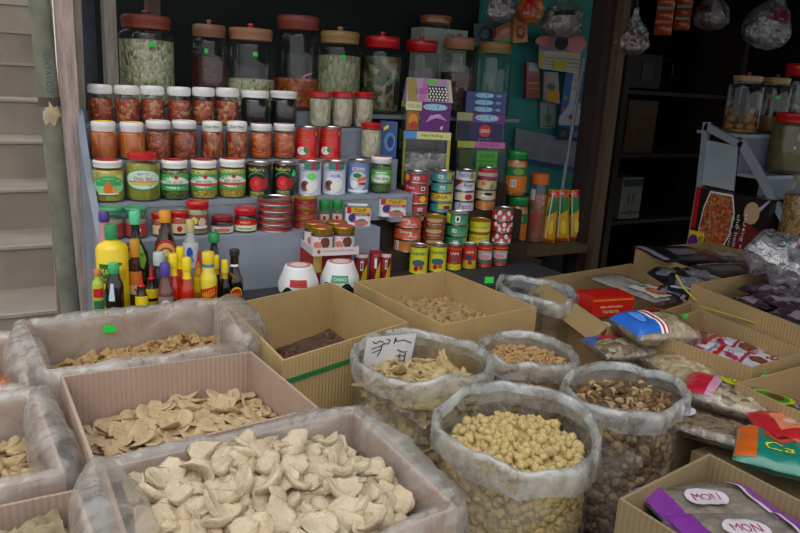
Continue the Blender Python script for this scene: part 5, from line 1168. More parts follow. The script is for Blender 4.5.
# handwritten note in the first sack
nt_ = thing('paper_note', (.708, 1.205, .925), 'white paper note with handwritten signs standing inside the sack of slices', 'paper')
NW, NH = .055, .05
def NS(u, v, k): return (u * NW, -.006 * math.sin(u * 1.5) - .0005 * k - .012 * v, .02 + v * NH)
m = MB().grid(lambda a, b: NS(a * 2 - 1, b * 2 - 1, 0), 10, 6, P('e4e4ea', .6)).grid(lambda a, b: (lambda p: (p[0], p[1] + .0008, p[2]))(NS(1 - a * 2, b * 2 - 1, 0)), 10, 6, P('e4e4ea', .6)); m.build('paper_sheet', nt_)
INK = P('2c2c50', .6)
strokes = [[(-.75, .80), (-.6, .68), (-.45, .8), (-.3, .7)], [(-.2, .85), (-.05, .8), (-.1, .62), (-.3, .66)], [(-.75, .45), (-.5, .5), (-.25, .62)], [(-.7, .25), (-.35, .38)], [(-.35, .62), (-.35, .35), (-.45, .05)], [(.15, .85), (.2, .7), (.5, .75), (.85, .55)], [(.15, .9), (.12, .6)], [(.3, .3), (.55, .15), (.75, .15)], [(.3, .0), (.7, -.05)], [(.28, -.25), (.72, -.3)], [(.45, .1), (.45, -.5)], [(.68, .1), (.68, -.6)], [(-.55, -.6), (-.3, -.55)], [(-.1, -.3), (-.05, -.6), (-.2, -.65)], [(.3, -.55), (.6, -.7), (.85, -.5)]]
m = MB()
for s_ in strokes:
    for (a, b), (c, d) in zip(s_, s_[1:]):
        L_ = math.hypot(c - a, d - b); nx, ny = -(d - b) / L_ * .022, (c - a) / L_ * .022
        m.add([NS(a + nx, b + ny, 2), NS(a - nx, b - ny, 2), NS(c - nx, d - ny, 2), NS(c + nx, d + ny, 2)], [(0, 1, 2, 3)], INK)
m.build('ink_writing', nt_, smooth=False)

# ================================================================== THE RIGHT SIDE
def packet(name, label, P0, w_, l_, t, rz=0, tx=0, ty=0, film=FILM, fill=None, dec=(), seed=0, group=None, crinkle=.004, cat='packet', lump=.012, back=True):
    """pillow packet lying down; u across, v along"""
    o = thing(name, tuple(P0), label, cat, group, rot=(tx, ty, rz))
    def S(u, v, off=0, sg=1):
        e = max(0, (1 - abs(u) ** 4) * (1 - abs(v) ** 4)) ** .55
        z = sg * t / 2 * e + crinkle * (noise.noise(Vector((u * 3, v * 3, seed * 5.3))) + .6 * noise.noise(Vector((u * 7, v * 2, seed)))) * (.4 + .6 * e)
        return (u * w_ / 2 * (1 - .05 * (1 - abs(v)) * (t / w_)), v * l_ / 2, z + t / 2 + off)
    m = MB().grid(lambda a, b: S(a * 2 - 1, b * 2 - 1), 26, 26, film).grid(lambda a, b: S(1 - a * 2, b * 2 - 1, -.0003, -1), 18, 18, film); m.build('wrapper', o, sharp=180)
    if fill:
        def Fv(a, b, sg):
            u, v = (a * 2 - 1) * .86, (b * 2 - 1) * .84; e = max(0, (1 - abs(u / .86) ** 5) * (1 - abs(v / .84) ** 5)) ** .5
            x, y, z = S(u, v, -.0025, 1); d = .003 * (.5 - noise.voronoi(Vector((x, y, seed)) / lump)[0][0])
            return (x, y, t / 2 + (z - t / 2 + d * 2) * e) if sg > 0 else (x, y, t / 2 - (t * .42) * e)
        MB().grid(lambda a, b: Fv(a, b, 1), 44, 44, fill).grid(lambda a, b: Fv(1 - a, b, -1), 12, 12, fill).build('filling', o, sharp=180)
    if dec:
        m = MB(); decals(m, dec, lambda u, v, k: S(u, v, .0009 + .0005 * k), du=.1, dv=.1); m.build('printing', o, sharp=180)
    return o
SILV = P('9a98a0', .22, metal=.85); DKF = P('24242c', .28, coat=.5); 
# A  box with packets behind the red packet carton
zA = .975
qA = [(1.365, 1.50), (1.785, 1.54), (1.71, 1.165), (1.375, 1.105)]
qA = [(1.36, 1.50), (1.785, 1.54), (1.60, 1.165), (1.235, 1.105)]
carton('shallow tan box of clear packets and the red carton, right of the middle', qA, .80, zA, KR3, flaps=[(3, .05, -1.0)])
tag(MB().box(1.22, 1.70, 1.12, 1.50, TZ, .80, KR4).build('supporting_carton', smooth=False), 'closed carton hidden under the shallow tan box', 'box')
def top(px, py, z): return atz(px, py, z)
Pk = top(616, 305, .95)
packet('clear_packet', 'large clear packet with a red round picture, leaning in the shallow box', atz(634, 292, .962), .15, .25, .022, .12, .06, .05, FILM, P('a8a098', .6, var=.2), [('rect', -.62, .7, -.78, -.05, P('c4bfb8', .5)), ('ell', .1, -.48, .42, .22, P('a84830', .5)), ('ell', .1, -.48, .3, .14, P('c87848', .5)), ('rect', -.2, .3, -.2, -.12, P('5a6a30', .5))], 1)
packet('clear_packet', 'clear packet with a blue and white label at the back left of the shallow box', (1.385, 1.42, .93), .15, .12, .02, .3, .1, .1, FILM, P('8a8a90', .6, var=.3), [('rect', -.6, .5, -.5, .4, P('c4ccd8', .5)), ('txt', 'XXXX', -.05, 0, .8, .3, P('2c3450', .5))], 2, crinkle=.008)
packet('clear_packet', 'crumpled clear packet with a small white label in front of the red packet carton', (1.325, 1.20, .915), .12, .10, .018, .2, 0, 0, FILM, P('787470', .6, var=.3), [('rect', -.5, .6, -.5, .5, P('b8c0cc', .5)), ('txt', 'TTT', 0, .1, .6, .3, P('2c3450', .5))], 3)
# red tea carton
P0 = aty(594, 318, 1.20)
o = thing('tea_carton', (1.385, 1.265, .945), 'bright red carton with orange stripe and small white writing', 'box', None, -.18)
RB = P('c01c10', .35, coat=.3)
MB().box(-.062, .062, -.038, .038, 0, .052, RB).build('carton_body', o, smooth=False)
m = MB()
decals(m, [('rect', -1, 1, .80, .90, ORANGE), ('txt', 'TRA KIM ANH', -.1, .5, 1.1, .12, CREAM), ('txt', 'THAI NGUYEN', -.1, .25, .8, .16, P('e8e0a0', .4))], lambda u, v, k: (u * .062, -.0386 - .0004 * k, v * .052), du=3, dv=3)
decals(m, [('rect', -.8, .8, .12, .2, GOLD), ('rect', -.8, .8, .72, .8, GOLD), ('rect', -.8, -.7, .12, .8, GOLD), ('rect', .7, .8, .12, .8, GOLD)], lambda u, v, k: (.0626 + .0004 * k, u * .038, v * .052), du=3, dv=3)
decals(m, [('rect', -.95, .95, .6, .9, P('8a3020', .4))], lambda u, v, k: (u * .062, v * .038, .0526), du=3, dv=3)
m.build('printing', o)
# dark pouches in the right of box A
for i, (x, y, z, r, w_, l_) in enumerate([(*atz(668, 278, .945)[:2], .945, .5, .17, .12), (*atz(690, 288, .975)[:2], .975, -.9, .12, .17), (*atz(672, 296, .958)[:2], .958, .45, .15, .10), (*atz(700, 280, .965)[:2], .965, -.5, .12, .16)]):
    packet('dark_pouch', ['dark foil pouch at the back of the shallow box', 'dark foil pouch lying across its neighbours in the shallow box', 'dark foil pouch with a grey label at the front of the shallow box', 'dark foil pouch against the right wall of the shallow box'][i], (x, y, z), w_, l_, .018, r, .05, .03, DKF, None, [('rect', -.7, .6, -.6, .5, P('7c7888', .4)), ('txt', 'Ô MAI', -.05, 0, .9, .3, P('c8c4d0', .4)), ('rect', -.9, .9, -.85, -.7, P('b0b0bc', .4))], 10 + i, 'dark pouches', .006)
# B  box behind right with wrapped packets
qB = [(1.60, 1.175), (2.05, 1.20), (2.05, .80), (1.535, .81)]
zB = 1.025
carton('taller tan cardboard box of dark wrapped packets, right edge', qB, TZ, zB, KR3)
tag(MB().box(1.62, 2.02, .84, 1.15, TZ + .006, .965, DKF).build('dark_packets_below', smooth=False), 'dark packets filling the taller right box', 'packet', kind='stuff')
BP = [(1.73, 1.06, .985, .1), (1.77, .98, 1.0, -.3), (1.70, .92, .99, .2), (1.84, 1.08, 1.0, .1), (1.86, .95, 1.01, .9), (1.95, 1.05, .99, .5)]
for i, (x, y, z, r) in enumerate(BP):
    packet('wrapped_snack_packet', 'dark crinkly packet with pinkish print in the taller right box, ' + ['back left', 'upper middle', 'front left', 'back middle', 'front right', 'back right'][i], (x, y, z - .01), .19, .13, .03, r, .1 * (i % 3 - 1), .1, P('3a2c34', .2, coat=.8), None, [('rect', -.8, .1, -.4, .3, P('8a7884', .3, coat=.5)), ('rect', .2, .8, -.6, .6, P('5a3038', .3, coat=.5)), ('ell', .4, 0, .3, .3, P('a88890', .3, coat=.5))], 20 + i, 'dark wrapped packets', .010)
packet('silver_film_bundle', 'big crumpled silvery clear bag on the right, in front of the printed carton', (1.90, 1.14, 1.02), .24, .20, .11, .5, .35, .1, shell('silvery_film', 'e8e8f0', .40, .12, 'e8e4ec', bump=1.2, bs=30, streak=.35, refl=.3), None, [('ell', -.1, -.2, .25, .2, P('c890a0', .4))], 31, None, .035)
packet('silver_film_bundle', 'smaller crumpled silvery bag at the right edge beside the bigger one', (1.99, 1.00, 1.02), .16, .16, .07, 1.1, .2, .2, shell('silvery_film', 'b8b8c0', .35, .14), None, [], 32, None, .03)
packet('snack_packet', 'yellow and white packet at the right edge below the silvery bags', (1.80, .86, 1.005), .10, .08, .02, .3, 0, .1, P('d0c030', .3, coat=.5), None, [('ell', 0, 0, .5, .4, P('e8e4d8', .4))], 33)
# G  box behind with grey sheets
qG = [(1.935, 1.66), (2.33, 1.66), (2.30, 1.24), (1.875, 1.235)]
carton('tan cardboard box topped with dark flat pouches, behind the right boxes', qG, TZ, .985, KR3)
tag(MB().box(1.955, 2.27, 1.27, 1.63, TZ + .006, .965, DKF).build('dark_pouches_below', smooth=False), 'dark pouches filling the box behind the right boxes', 'packet', kind='stuff')
packet('dark_pouch', 'large dark grey pouch with a lilac label, topmost on the back right box', (2.03, 1.55, .975), .24, .22, .02, -.35, .0, .0, DKF, None, [('rect', -.35, .45, -.4, .4, P('787484', .4)), ('txt', 'HAT DIEU', .05, .1, .6, .2, P('a8a4b4', .4)), ('rect', -.97, -.8, -.9, .9, P('9a9aa6', .3))], 41)
packet('dark_pouch', 'dark pouch with red and white print at the front of the back right box', (2.03, 1.34, .972), .24, .14, .02, -.25, 0, 0, P('3a3430', .35, coat=.4), None, [('rect', -.8, .1, -.5, .3, P('6a6460', .4)), ('rect', .2, .8, -.4, .4, P('6a3030', .4)), ('rect', -.9, .9, .6, .75, P('a8a4a0', .4))], 42)
packet('clear_packet', 'small clear packet with pale label between the two dark pouches', (2.14, 1.45, .985), .12, .10, .016, -.4, 0, 0, FILM, None, [('rect', -.6, .5, -.5, .5, P('a89c88', .5))], 43)

# C  box with noodle packs
qC = [(1.285, 1.075), (1.560, 1.105), (1.530, .805), (1.318, .795)]
carton('tan cardboard box with a red packet and white packets of noodles, right', qC, TZ, .98, KR3)
tag(MB().box(1.325, 1.515, .83, 1.06, TZ + .006, .925, P('6a5040', .8)).build('packed_noodles_below', smooth=False), 'packed goods filling the box with the white noodle packets', 'packet', kind='stuff')
packet('snack_packet', 'red mesh-like packet at the back of the noodle box', (1.385, 1.02, .940), .17, .10, .03, -.1, .1, 0, FILM, chunks(('8a2020', 'b04038', '601418'), 90, .5, .9), [('rect', -.9, .9, -.2, .1, P('a02028', .4)), ('txt', 'TOM KHO', 0, -.05, 1.1, .14, CREAM)], 51)
for i, (x, y, z, r) in enumerate([(1.39, .95, .928, .25), (1.465, .95, .936, .35), (1.465, .87, .930, .15), (1.39, .875, .944, .4)]):
    packet('noodle_packet', 'white packet with red bands and brown picture in the noodle box, ' + ['back left', 'back right', 'front right', 'front left'][i], (x, y, z), .13, .13, .022, r, .05, .05, P('c4c4d0', .3, coat=.5), None, [('rect', -.9, .9, .55, .75, RED), ('rect', -.9, .9, -.2, -.1, P('a02848', .4)), ('ell', .2, -.55, .5, .3, P('7c3c28', .4)), ('poly', [(-.8, .0), (-.1, .5), (.1, .3), (-.6, -.1)], P('b83050', .4)), ('txt', 'PHO', -.2, .3, .8, .2, P('8a2040', .4)), ('rect', -.95, .95, .9, .99, PINK)], 52 + i, 'white noodle packets', .006)
sticker('left of two green stickers on the back wall of the noodle box', aty(672, 322, 1.072), (0, -1, 0), .010)
sticker('right of two green stickers on the back wall of the noodle box', aty(685, 316, 1.08), (0, -1, 0), .009)
sticker('green sticker on the outer front wall of the noodle box', aty(766, 373, .798), (0, -1, 0), .006)
# yellow strap across boxes A, B and C
YS = P('a89a20', .4, coat=.3)
m = MB(); pa, pb = atz(700, 306, .99), atz(799, 338, .99)
m.tube([tuple(pa), tuple((pa + pb) / 2 + Vector((0, 0, .002))), tuple(pb)], .0022, YS, 6); tag(m.build('yellow_strap'), 'yellow packing strap lying along the rim of the noodle box', 'strap')
m = MB(); ps_ = [aty(676, 275, 1.22), aty(684, 288, 1.19), aty(695, 300, 1.15), aty(705, 304, 1.13), aty(702, 290, 1.165), aty(705, 310, 1.12)]
m.tube([tuple(p) for p in ps_], .003, YS, 6); tag(m.build('yellow_strap'), 'knotted yellow strap between the dark pouches and the noodle box', 'strap')
# D  box right edge below C
qD = [(1.232, .772), (1.62, .775), (1.60, .46), (1.205, .47)]
carton('tan cardboard box at the right edge, its left rim against the red packets', qD, TZ, .972, KR3)
tag(MB().box(1.25, 1.57, .50, .75, TZ + .006, .86, P('4a2020', .6)).build('red_packets_below', smooth=False), 'packets filling the box at the right edge', 'packet', kind='stuff')
for i, (x, y, z, r) in enumerate([(1.33, .70, .875, .3), (1.42, .66, .89, -.3), (1.33, .60, .88, .8)]):
    packet('snack_packet', 'red and white packet in the box at the right edge, ' + ['back left', 'right', 'front left'][i], (x, y, z), .13, .12, .03, r, 0, .1, P('a82430', .3, coat=.6), None, [('rect', -.6, .4, -.4, .3, P('c8c0c0', .4)), ('ell', .3, .3, .3, .3, P('d8b0a0', .4))], 60 + i, 'red packets at the right edge', .008)
# support under the loose packets between the sacks and the right boxes
tag(MB().box(1.115, 1.195, .42, .76, TZ, .86, KR4).box(1.115, 1.30, .80, 1.07, TZ, .875, KR4).build('supporting_carton', smooth=False), 'closed carton hidden under the loose packets', 'box')
NUTS = chunks(('a89478', 'c4b090', '8a7458', '5c4a38', 'd4c4a4'), 70, .7, 1.0); NUTP = chunks(('c8b48c', 'a89068', 'd8c8a0', '8c744c'), 55, .7, 1.0); BRN = chunks(('7a6044', '98805c', '5c4630', 'b09870'), 80, .7, 1.0, stretch=(1, 2, 1))
def stripes(c1, c2):
    return []
c = atz(655, 338, .955)
packet('striped_snack_bag', 'clear bag of pale crisps with a bright blue end, red and white stripes', atz(653, 342, .950), .18, .125, .065, -.20, .05, .03, FILM, NUTP, [('rect', -.99, -.36, -.92, .92, P('2c68c8', .3, coat=.5)), ('rect', -.36, -.29, -.95, .95, WHITEP), ('rect', -.29, -.24, -.95, .95, RED), ('rect', -.24, -.17, -.95, .95, WHITEP), ('rect', -.17, -.13, -.95, .95, RED), ('poly', [(-.1, .95), (-.1, .55), (.35, .35), (.5, .95)], P('b0202c', .35, coat=.4)), ('ell', -.66, 0, .12, .5, P('5a90e0', .4))], 71)
packet('snack_bag', 'clear bag of brown crisps with red and blue oval print under the blue ended bag', atz(622, 356, .915), .16, .12, .04, -.25, .0, .0, FILM, NUTS, [('ell', -.25, .55, .42, .3, P('b8202c', .35, coat=.4)), ('poly', [(-.98, .0), (-.6, .5), (-.4, .9), (-.98, .95)], P('405a98', .4)), ('ell', .6, -.1, .35, .25, P('c4ccd8', .4)), ('ell', .6, -.1, .25, .14, P('28409a', .4))], 72)
packet('snack_bag', 'clear unlabelled bag of pale knobbly crisps beside the noodle box', atz(688, 380, .905), .17, .14, .05, -.30, .0, .02, FILM, NUTP, [], 73)
packet('snack_bag', 'red edged bag glimpsed between the striped bag and the plain bag', atz(668, 362, .895), .16, .08, .03, -.25, 0, 0, P('90242c', .4, coat=.5), None, [('rect', -.7, .6, -.2, .2, P('b89088', .4))], 74)
packet('snack_bag', 'long bag with a red end and a round green and yellow label over brown pieces', atz(748, 414, .915), .25, .125, .045, -1.12, .02, .05, FILM, NUTS, [('rect', -.99, -.62, -.9, .9, P('b81c34', .35, coat=.4)), ('poly', [(-.62, .9), (-.62, -.9), (-.5, -.9), (-.45, .9)], P('c890a8', .4)), ('ell', -.32, .4, .22, .3, P('b0a828', .4)), ('txt', 'MUC', -.32, .4, .3, .3, P('3a5a18', .4)), ('ell', .28, .12, .30, .42, P('a8a820', .4)), ('ell', .26, .10, .24, .32, P('2c7a30', .4)), ('ell', .3, .1, .12, .2, P('5c3018', .4)), ('rect', .72, .99, -.9, .9, P('a81c2c', .35, coat=.4)), ('rect', .66, .72, -.9, .9, WHITEP)], 75)
packet('snack_bag', 'clear bag of thin brown strips with white and blue print beside the mushroom sack', atz(714, 438, .885), .20, .10, .035, -1.12, .0, .0, FILM, BRN, [('ell', -.68, .2, .28, .55, P('d4d0dc', .4)), ('txt', 'MIT', -.68, .2, .32, .5, P('7a2040', .4)), ('rect', .5, .62, -.9, .9, P('c4ccd8', .4)), ('rect', .66, .78, -.9, .9, P('2c54b0', .4)), ('rect', .82, .92, -.9, .9, P('2c54b0', .4)), ('rect', -.5, .4, .8, .95, P('b04058', .4))], 76)
packet('snack_bag', 'teal and orange bag with a red round emblem near the right edge', atz(787, 466, .905), .17, .13, .04, -1.0, .04, .0, P('1c7a68', .3, coat=.6), None, [('rect', -.98, -.60, -.9, .9, P('c8601c', .35, coat=.4)), ('ell', -.2, .35, .3, .32, P('b84028', .4)), ('ell', -.2, .35, .18, .2, P('5c1c18', .4)), ('txt', 'Ca', -.2, -.35, .55, .3, P('c8c028', .4)), ('poly', [(.35, -.9), (.5, -.5), (.35, -.1), (.5, .3), (.4, .7), (.95, .9), (.95, -.9)], P('a89880', .5)), ('poly', [(.3, -.9), (.38, -.9), (.53, -.5), (.38, -.1), (.53, .3), (.45, .7), (.37, .7), (.45, .3), (.3, -.1), (.45, -.5)], WHITEP)], 77)
packet('snack_bag', 'red and orange bag at the right edge behind the teal bag', atz(795, 440, .92), .14, .12, .035, -.6, .0, .0, P('b0242c', .3, coat=.6), None, [('rect', -.6, .8, -.5, .5, P('d07858', .4)), ('ell', .1, 0, .5, .3, P('c8a8a0', .4))], 78)
# F  box at the bottom right
qF = [(.722, .588), (.952, .618), (.960, .36), (.735, .34)]
carton('olive cardboard box of purple edged packets, bottom right corner', qF, TZ, .965, KR4)
tag(MB().box(.75, .935, .37, .575, TZ + .006, .912, P('4a3c44', .7)).build('purple_packets_below', smooth=False), 'packets filling the bottom right box', 'packet', kind='stuff')
PUR = P('7c3490', .3, coat=.6)
for i, (x, y, z, r) in enumerate([(.862, .532, .922, -.30), (.832, .450, .930, -.38), (.850, .41, .905, -.2)]):
    packet('purple_packet', ['purple edged clear packet at the back of the bottom right box', 'purple edged clear packet at the front left of the bottom right box', 'purple edged clear packet at the front right of the bottom right box'][i], (x, y, z), .195, .135, .03, r, .0, .04, FILM, P('94887a', .6, var=.25, vs=25), [('rect', -.99, -.66, -.95, .95, PUR), ('rect', .66, .99, -.95, .95, PUR), ('rect', .60, .66, -.95, .95, P('c8b8cc', .4)), ('ell', -.12, .2, .34, .34, P('c8c0c8', .4)), ('txt', 'MON', -.12, .22, .44, .22, P('9a2050', .4))], 80 + i, 'purple edged packets')
# small bright packets at the bottom edge
tag(MB().box(.56, .70, .45, .62, TZ, .83, KR4).build('supporting_carton', smooth=False), 'closed carton hidden under the small bright packets', 'box')
for i, (x, y, c_, c2, lab) in enumerate([(.640, .575, 'b81c34', 'e8a0b0', 'red and pink sweet packet at the bottom edge'), (.672, .545, '8cae28', 'e0e060', 'green and yellow sweet packet at the bottom edge'), (.612, .59, '4a3c9a', 'a8b0e0', 'violet sweet packet at the bottom edge, beside the granule sack')]):
    packet('sweet_packet', lab, (x, y, .835 + .008 * i), .07, .06, .018, .4 * i - .3, 0, 0, P(c_, .3, coat=.5), None, [('ell', 0, 0, .5, .5, P(c2, .4)), ('rect', -.9, .9, .7, .8, WHITEP)], 90 + i)

# ---- right hand rack with its side frame
rk2 = thing('side_rack', (2.4, 1.6, 0), 'light grey stepped metal rack at the right edge, seen from its side', 'shelf')
RO = Vector((2.4, 1.6, 0)); GR = P('8f9aa6', .55, var=.1, vs=8)
def qy(px, py): p = atx(px, py, 2.40); return (p.y, p.z)
def bar2(p, q, wd, name='frame_bar', mat=GR):
    (y0, z0), (y1, z1) = p, q; L_ = math.hypot(y1 - y0, z1 - z0); ny, nz = -(z1 - z0) / L_ * wd / 2, (y1 - y0) / L_ * wd / 2
    m = MB(); vs = [(x, y - RO.y, z) for x in (-.004, .016) for y, z in ((y0 + ny, z0 + nz), (y1 + ny, z1 + nz), (y1 - ny, z1 - nz), (y0 - ny, z0 - nz))]
    m.add(vs, [(0, 1, 2, 3), (4, 7, 6, 5), (0, 4, 5, 1), (1, 5, 6, 2), (2, 6, 7, 3), (3, 7, 4, 0)], mat); m.build(name, rk2, smooth=False)
bar2(qy(706, 122), qy(699, 188), .022); bar2(qy(699, 188), (qy(699, 188)[0] + .01, .0), .022)
bar2(qy(705, 126), qy(742, 146), .026); bar2(qy(740, 142), qy(801, 250), .026); bar2(qy(800, 248), (1.30, .0), .022)
bar2(qy(701, 188), qy(772, 207), .016)
pn = [qy(706, 140), qy(737, 146), qy(733, 191), qy(700, 184)]
m = MB(); m.add([(x, y - RO.y, z) for x in (.002, .008) for y, z in pn], [(0, 1, 2, 3), (4, 7, 6, 5), (0, 4, 5, 1), (1, 5, 6, 2), (2, 6, 7, 3), (3, 7, 4, 0)], P('a4aeb6', .55, var=.12, vs=8)); m.build('side_plate', rk2, smooth=False)
zt_ = qy(712, 126)[1]
def st2(y0, y1, z): MB().box(.018, 1.55, y0 - RO.y, y1 - RO.y, z - .012, z, GR).build('step', rk2, smooth=False)
st2(1.66, 1.86, zt_ - .02); st2(1.56, 1.66, 1.24); st2(1.46, 1.56, 1.13); st2(1.34, 1.46, 1.03)
for y_, z0_, z1_ in ((1.66, 1.24, zt_ - .032), (1.56, 1.13, 1.228), (1.46, 1.03, 1.118)): MB().box(.018, 1.55, y_ - RO.y, y_ + .006 - RO.y, z0_, z1_, P('6c7680', .6)).build('riser', rk2, smooth=False)
# jars standing on it
JB = chunks(('8a5a28', 'a87038', '6c4420'), 34, .5, .9)
def on2(l, r, tp, X_, Y_, z):
    b = proj((X_, Y_, z)); R_ = (r - l) / 2 * b[2] / F_PX; h = .1
    for _ in range(5):
        t_ = proj((X_, Y_, z + h)); h += (t_[1] - tp) * t_[2] / F_PX
    return R_, h
def xat(px, py, Y_, z):
    X_ = 2.5
    for _ in range(8):
        b = proj((X_, Y_, z)); X_ += (px - b[0]) * b[2] / F_PX * 1.1
    return X_
ztp = zt_ - .02
BALL = P('a06a30', .6, var=.2, vs=40, bump=.3)
for i, (l, r, tp, Y_, lab) in enumerate([(722, 756, 72, 1.76, 'square glass jar of round brown sweets on the side rack, left of two'), (752, 783, 74, 1.77, 'glass jar with a green sticker on the side rack, right of two')]):
    X_ = xat((l + r) / 2, 110, Y_, ztp); R_, h = on2(l, r, tp, X_, Y_, ztp)
    j = jar('glass_storage_jar', lab, X_, Y_, ztp, R_, h, 'glass jars on the side rack', lid=OCHL, lid_h=.1, lid_r=.8, neck=.75, shoulder=.8, knob=DRED, fill=JB, level=.02 if i == 0 else .3, dec=[('rect', .1, .35, .62, .68, NEON)] if i else [('rect', -.6, -.3, .3, .78, P('5a6068', .5)), ('rect', -.2, .1, .3, .78, P('3c4048', .5))])
    if i == 0:
        for k in range(16):
            a = k * 2.4; rr = R_ * .62 * (1 if k % 4 else .1)
            s_ = MB(); s_.lathe([(0, -.017, BALL), (.010, -.014, BALL), (.016, -.006, BALL), (.017, 0, BALL), (.016, .006, BALL), (.010, .014, BALL), (0, .017, BALL)], 14)
            b_ = s_.build('round_sweet', loc=(X_ + rr * math.cos(a), Y_ + rr * math.sin(a), ztp + .022 + .03 * (k // 6))); tag(b_, 'round brown sweet inside the left square jar on the side rack', 'sweet', 'round brown sweets')
X_ = xat(783, 150, 1.61, 1.24); R_, h = on2(759, 808, 114, X_, 1.61, 1.24)
jar('glass_storage_jar', 'wide jar of olive brown goods with bright red lid on the side rack', X_, 1.60, 1.245, min(R_, .075), h, None, lid=RED, lid_h=.16, lid_r=.92, neck=.85, shoulder=.78, fill=P('6a5a38', .5, var=.25, vs=25), level=.8, dec=[('ell', .35, .62, .14, .07, P('a8a068', .5)), ('rect', .15, .22, .42, .46, WHITEP)])
X_ = xat(797, 215, 1.405, 1.03); R_, h = on2(777, 817, 176, X_, 1.405, 1.03)
jar('glass_storage_jar', 'round jar of roasted peanuts on the lower step of the side rack', X_, 1.405, 1.031, R_, h, None, lid=P('b0a890', .4), lid_h=.1, lid_r=.7, neck=.7, shoulder=.7, fill=chunks(('a87840', 'c89858', '7c5428', 'd8b078'), 100, .5, .9), level=.7)
X_ = xat(790, 80, 1.80, ztp); R_, h = on2(782, 812, 64, X_, 1.80, ztp)
jar('glass_storage_jar', 'jar with a dark red lid at the right edge of the side rack top', X_, 1.80, ztp, R_, h, None, lid=RED, lid_h=.18, lid_r=.95, fill=PKL, level=.7)
o = thing('paper_card', tuple(atx(786, 240, 2.52)), 'pale printed card on the side rack beside the peanut jar', 'paper', None, -.9)
MB().box(-.05, .05, 0, .003, -.03, .03, P('b0aca4', .6)).build('card', o, smooth=False); m = MB(); decals(m, [('rect', -.8, .6, .1, .2, P('70706c', .6)), ('rect', -.8, .7, -.2, -.1, P('70706c', .6))], lambda u, v, k: (u * .05, -.0006, v * .03)); m.build('printing', o)

# printed noodle carton turned on its side, in front of the side rack
c0, c1, c2, c3 = [atx(*p, 2.36) for p in ((697, 187), (770, 206), (760, 263), (690, 248))]
o = thing('printed_food_carton', (2.36, (c0.y + c1.y) / 2, min(c2.z, c3.z)), 'black and red printed carton with food photo and sideways white lettering', 'box')
yb, yf = c0.y, c1.y; zlo, zhi = min(c2.z, c3.z), c0.z
yc = (yb + yf) / 2; hw = (yb - yf) / 2; HH = zhi - zlo
PBK = P('1c1414', .35, coat=.4)
MB().box(0, .10, -hw, hw, 0, HH, PBK).build('carton_body', o, smooth=False)
FOOD = chunks(('8a2c18', 'b8502c', 'd08038', '6c1c10', 'c8a070', 'a03020', 'd86040'), 110, .5, .3)
# u runs from the back (left in view) to the front (right in view)
mp_ = lambda u, v, k: (-.0008 - .0004 * k, hw * (1 - 2 * u), v * HH)
arc = [(.17, .02), (.12, .35), (.14, .7), (.20, .98), (.52, .98), (.58, .7), (.56, .35), (.47, .02)]
its = [('poly', arc, WHITEP), ('poly', [(x + (.012 if x < .35 else -.012), .03 + y * .94) for x, y in arc], FOOD), ('rect', .0, .07, .34, 1.0, P('b81820', .35, coat=.4)), ('rect', .0, .22, .0, .30, YEL), ('ell', .07, .12, .07, .12, PURP), ('txt', 'MI', .15, .14, .1, .2, P('4a2a8c', .4)), ('poly', [(.6, .04), (.96, .04), (.96, .5), (.75, .62), (.6, .4)], P('6c1c18', .5)), ('ell', .8, .76, .10, .17, P('c8a880', .5)), ('poly', [(.88, .86), (.99, 1.0), (1.0, .98), (.9, .8)], P('b8b0d0', .4)),
       ('txt', 'Hương vị', .735, .45, .56, .055, WHITEP, -PI / 2), ('txt', 'chế heo', .655, .45, .50, .055, WHITEP, -PI / 2), ('txt', 'đích thực!', .575, .42, .50, .050, WHITEP, -PI / 2)]
def txtfix(it): return it
m = MB(); HHr = HH / (2 * hw)
def mp2(u, v, k): return mp_(u, v, k)
m2 = []
for it in its:
    if it[0] == 'txt' and len(it) > 7:
        vs, fs = textgeo(it[1], .02)
        ln, ht = it[4], it[5]
        m.add([mp_(it[2] + y * ht, it[3] - x * ln, 9) for x, y in vs], fs, it[6])
    else: m2.append(it)
decals(m, m2, mp_, du=.2, dv=.3); m.build('printing', o, smooth=False)

# ---- dark backdrop objects behind the post
bs = thing('back_shelf', (3.3, 2.85, 0), 'dark plank shelf behind the dark post', 'shelf')
pb_ = aty(622, 217, 2.78); pc_ = aty(630, 152, 2.78)
for z_ in (pb_.z, pc_.z, aty(630, 90, 2.78).z): MB().box(-.38, .50, -.16, .16, z_ - .02, z_, DWOOD).build('board', bs, smooth=False)
for x_ in (-.42, .50): MB().box(x_, x_ + .04, -.16, .16, 0, 1.9, DWOOD).build('upright', bs, smooth=False)
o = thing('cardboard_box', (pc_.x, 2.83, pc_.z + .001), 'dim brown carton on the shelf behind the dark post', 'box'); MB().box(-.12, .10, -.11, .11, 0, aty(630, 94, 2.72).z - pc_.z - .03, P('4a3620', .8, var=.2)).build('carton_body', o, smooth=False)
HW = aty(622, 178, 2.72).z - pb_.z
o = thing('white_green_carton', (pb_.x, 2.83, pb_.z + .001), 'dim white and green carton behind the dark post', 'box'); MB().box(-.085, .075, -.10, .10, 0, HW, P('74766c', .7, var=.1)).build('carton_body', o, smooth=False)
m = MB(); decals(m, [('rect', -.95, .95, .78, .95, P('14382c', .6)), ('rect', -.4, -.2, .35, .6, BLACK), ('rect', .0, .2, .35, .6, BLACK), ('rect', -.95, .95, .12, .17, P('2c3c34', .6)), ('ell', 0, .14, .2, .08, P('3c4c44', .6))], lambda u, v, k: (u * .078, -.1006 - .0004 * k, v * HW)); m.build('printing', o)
pd_ = aty(640, 88, 2.78)
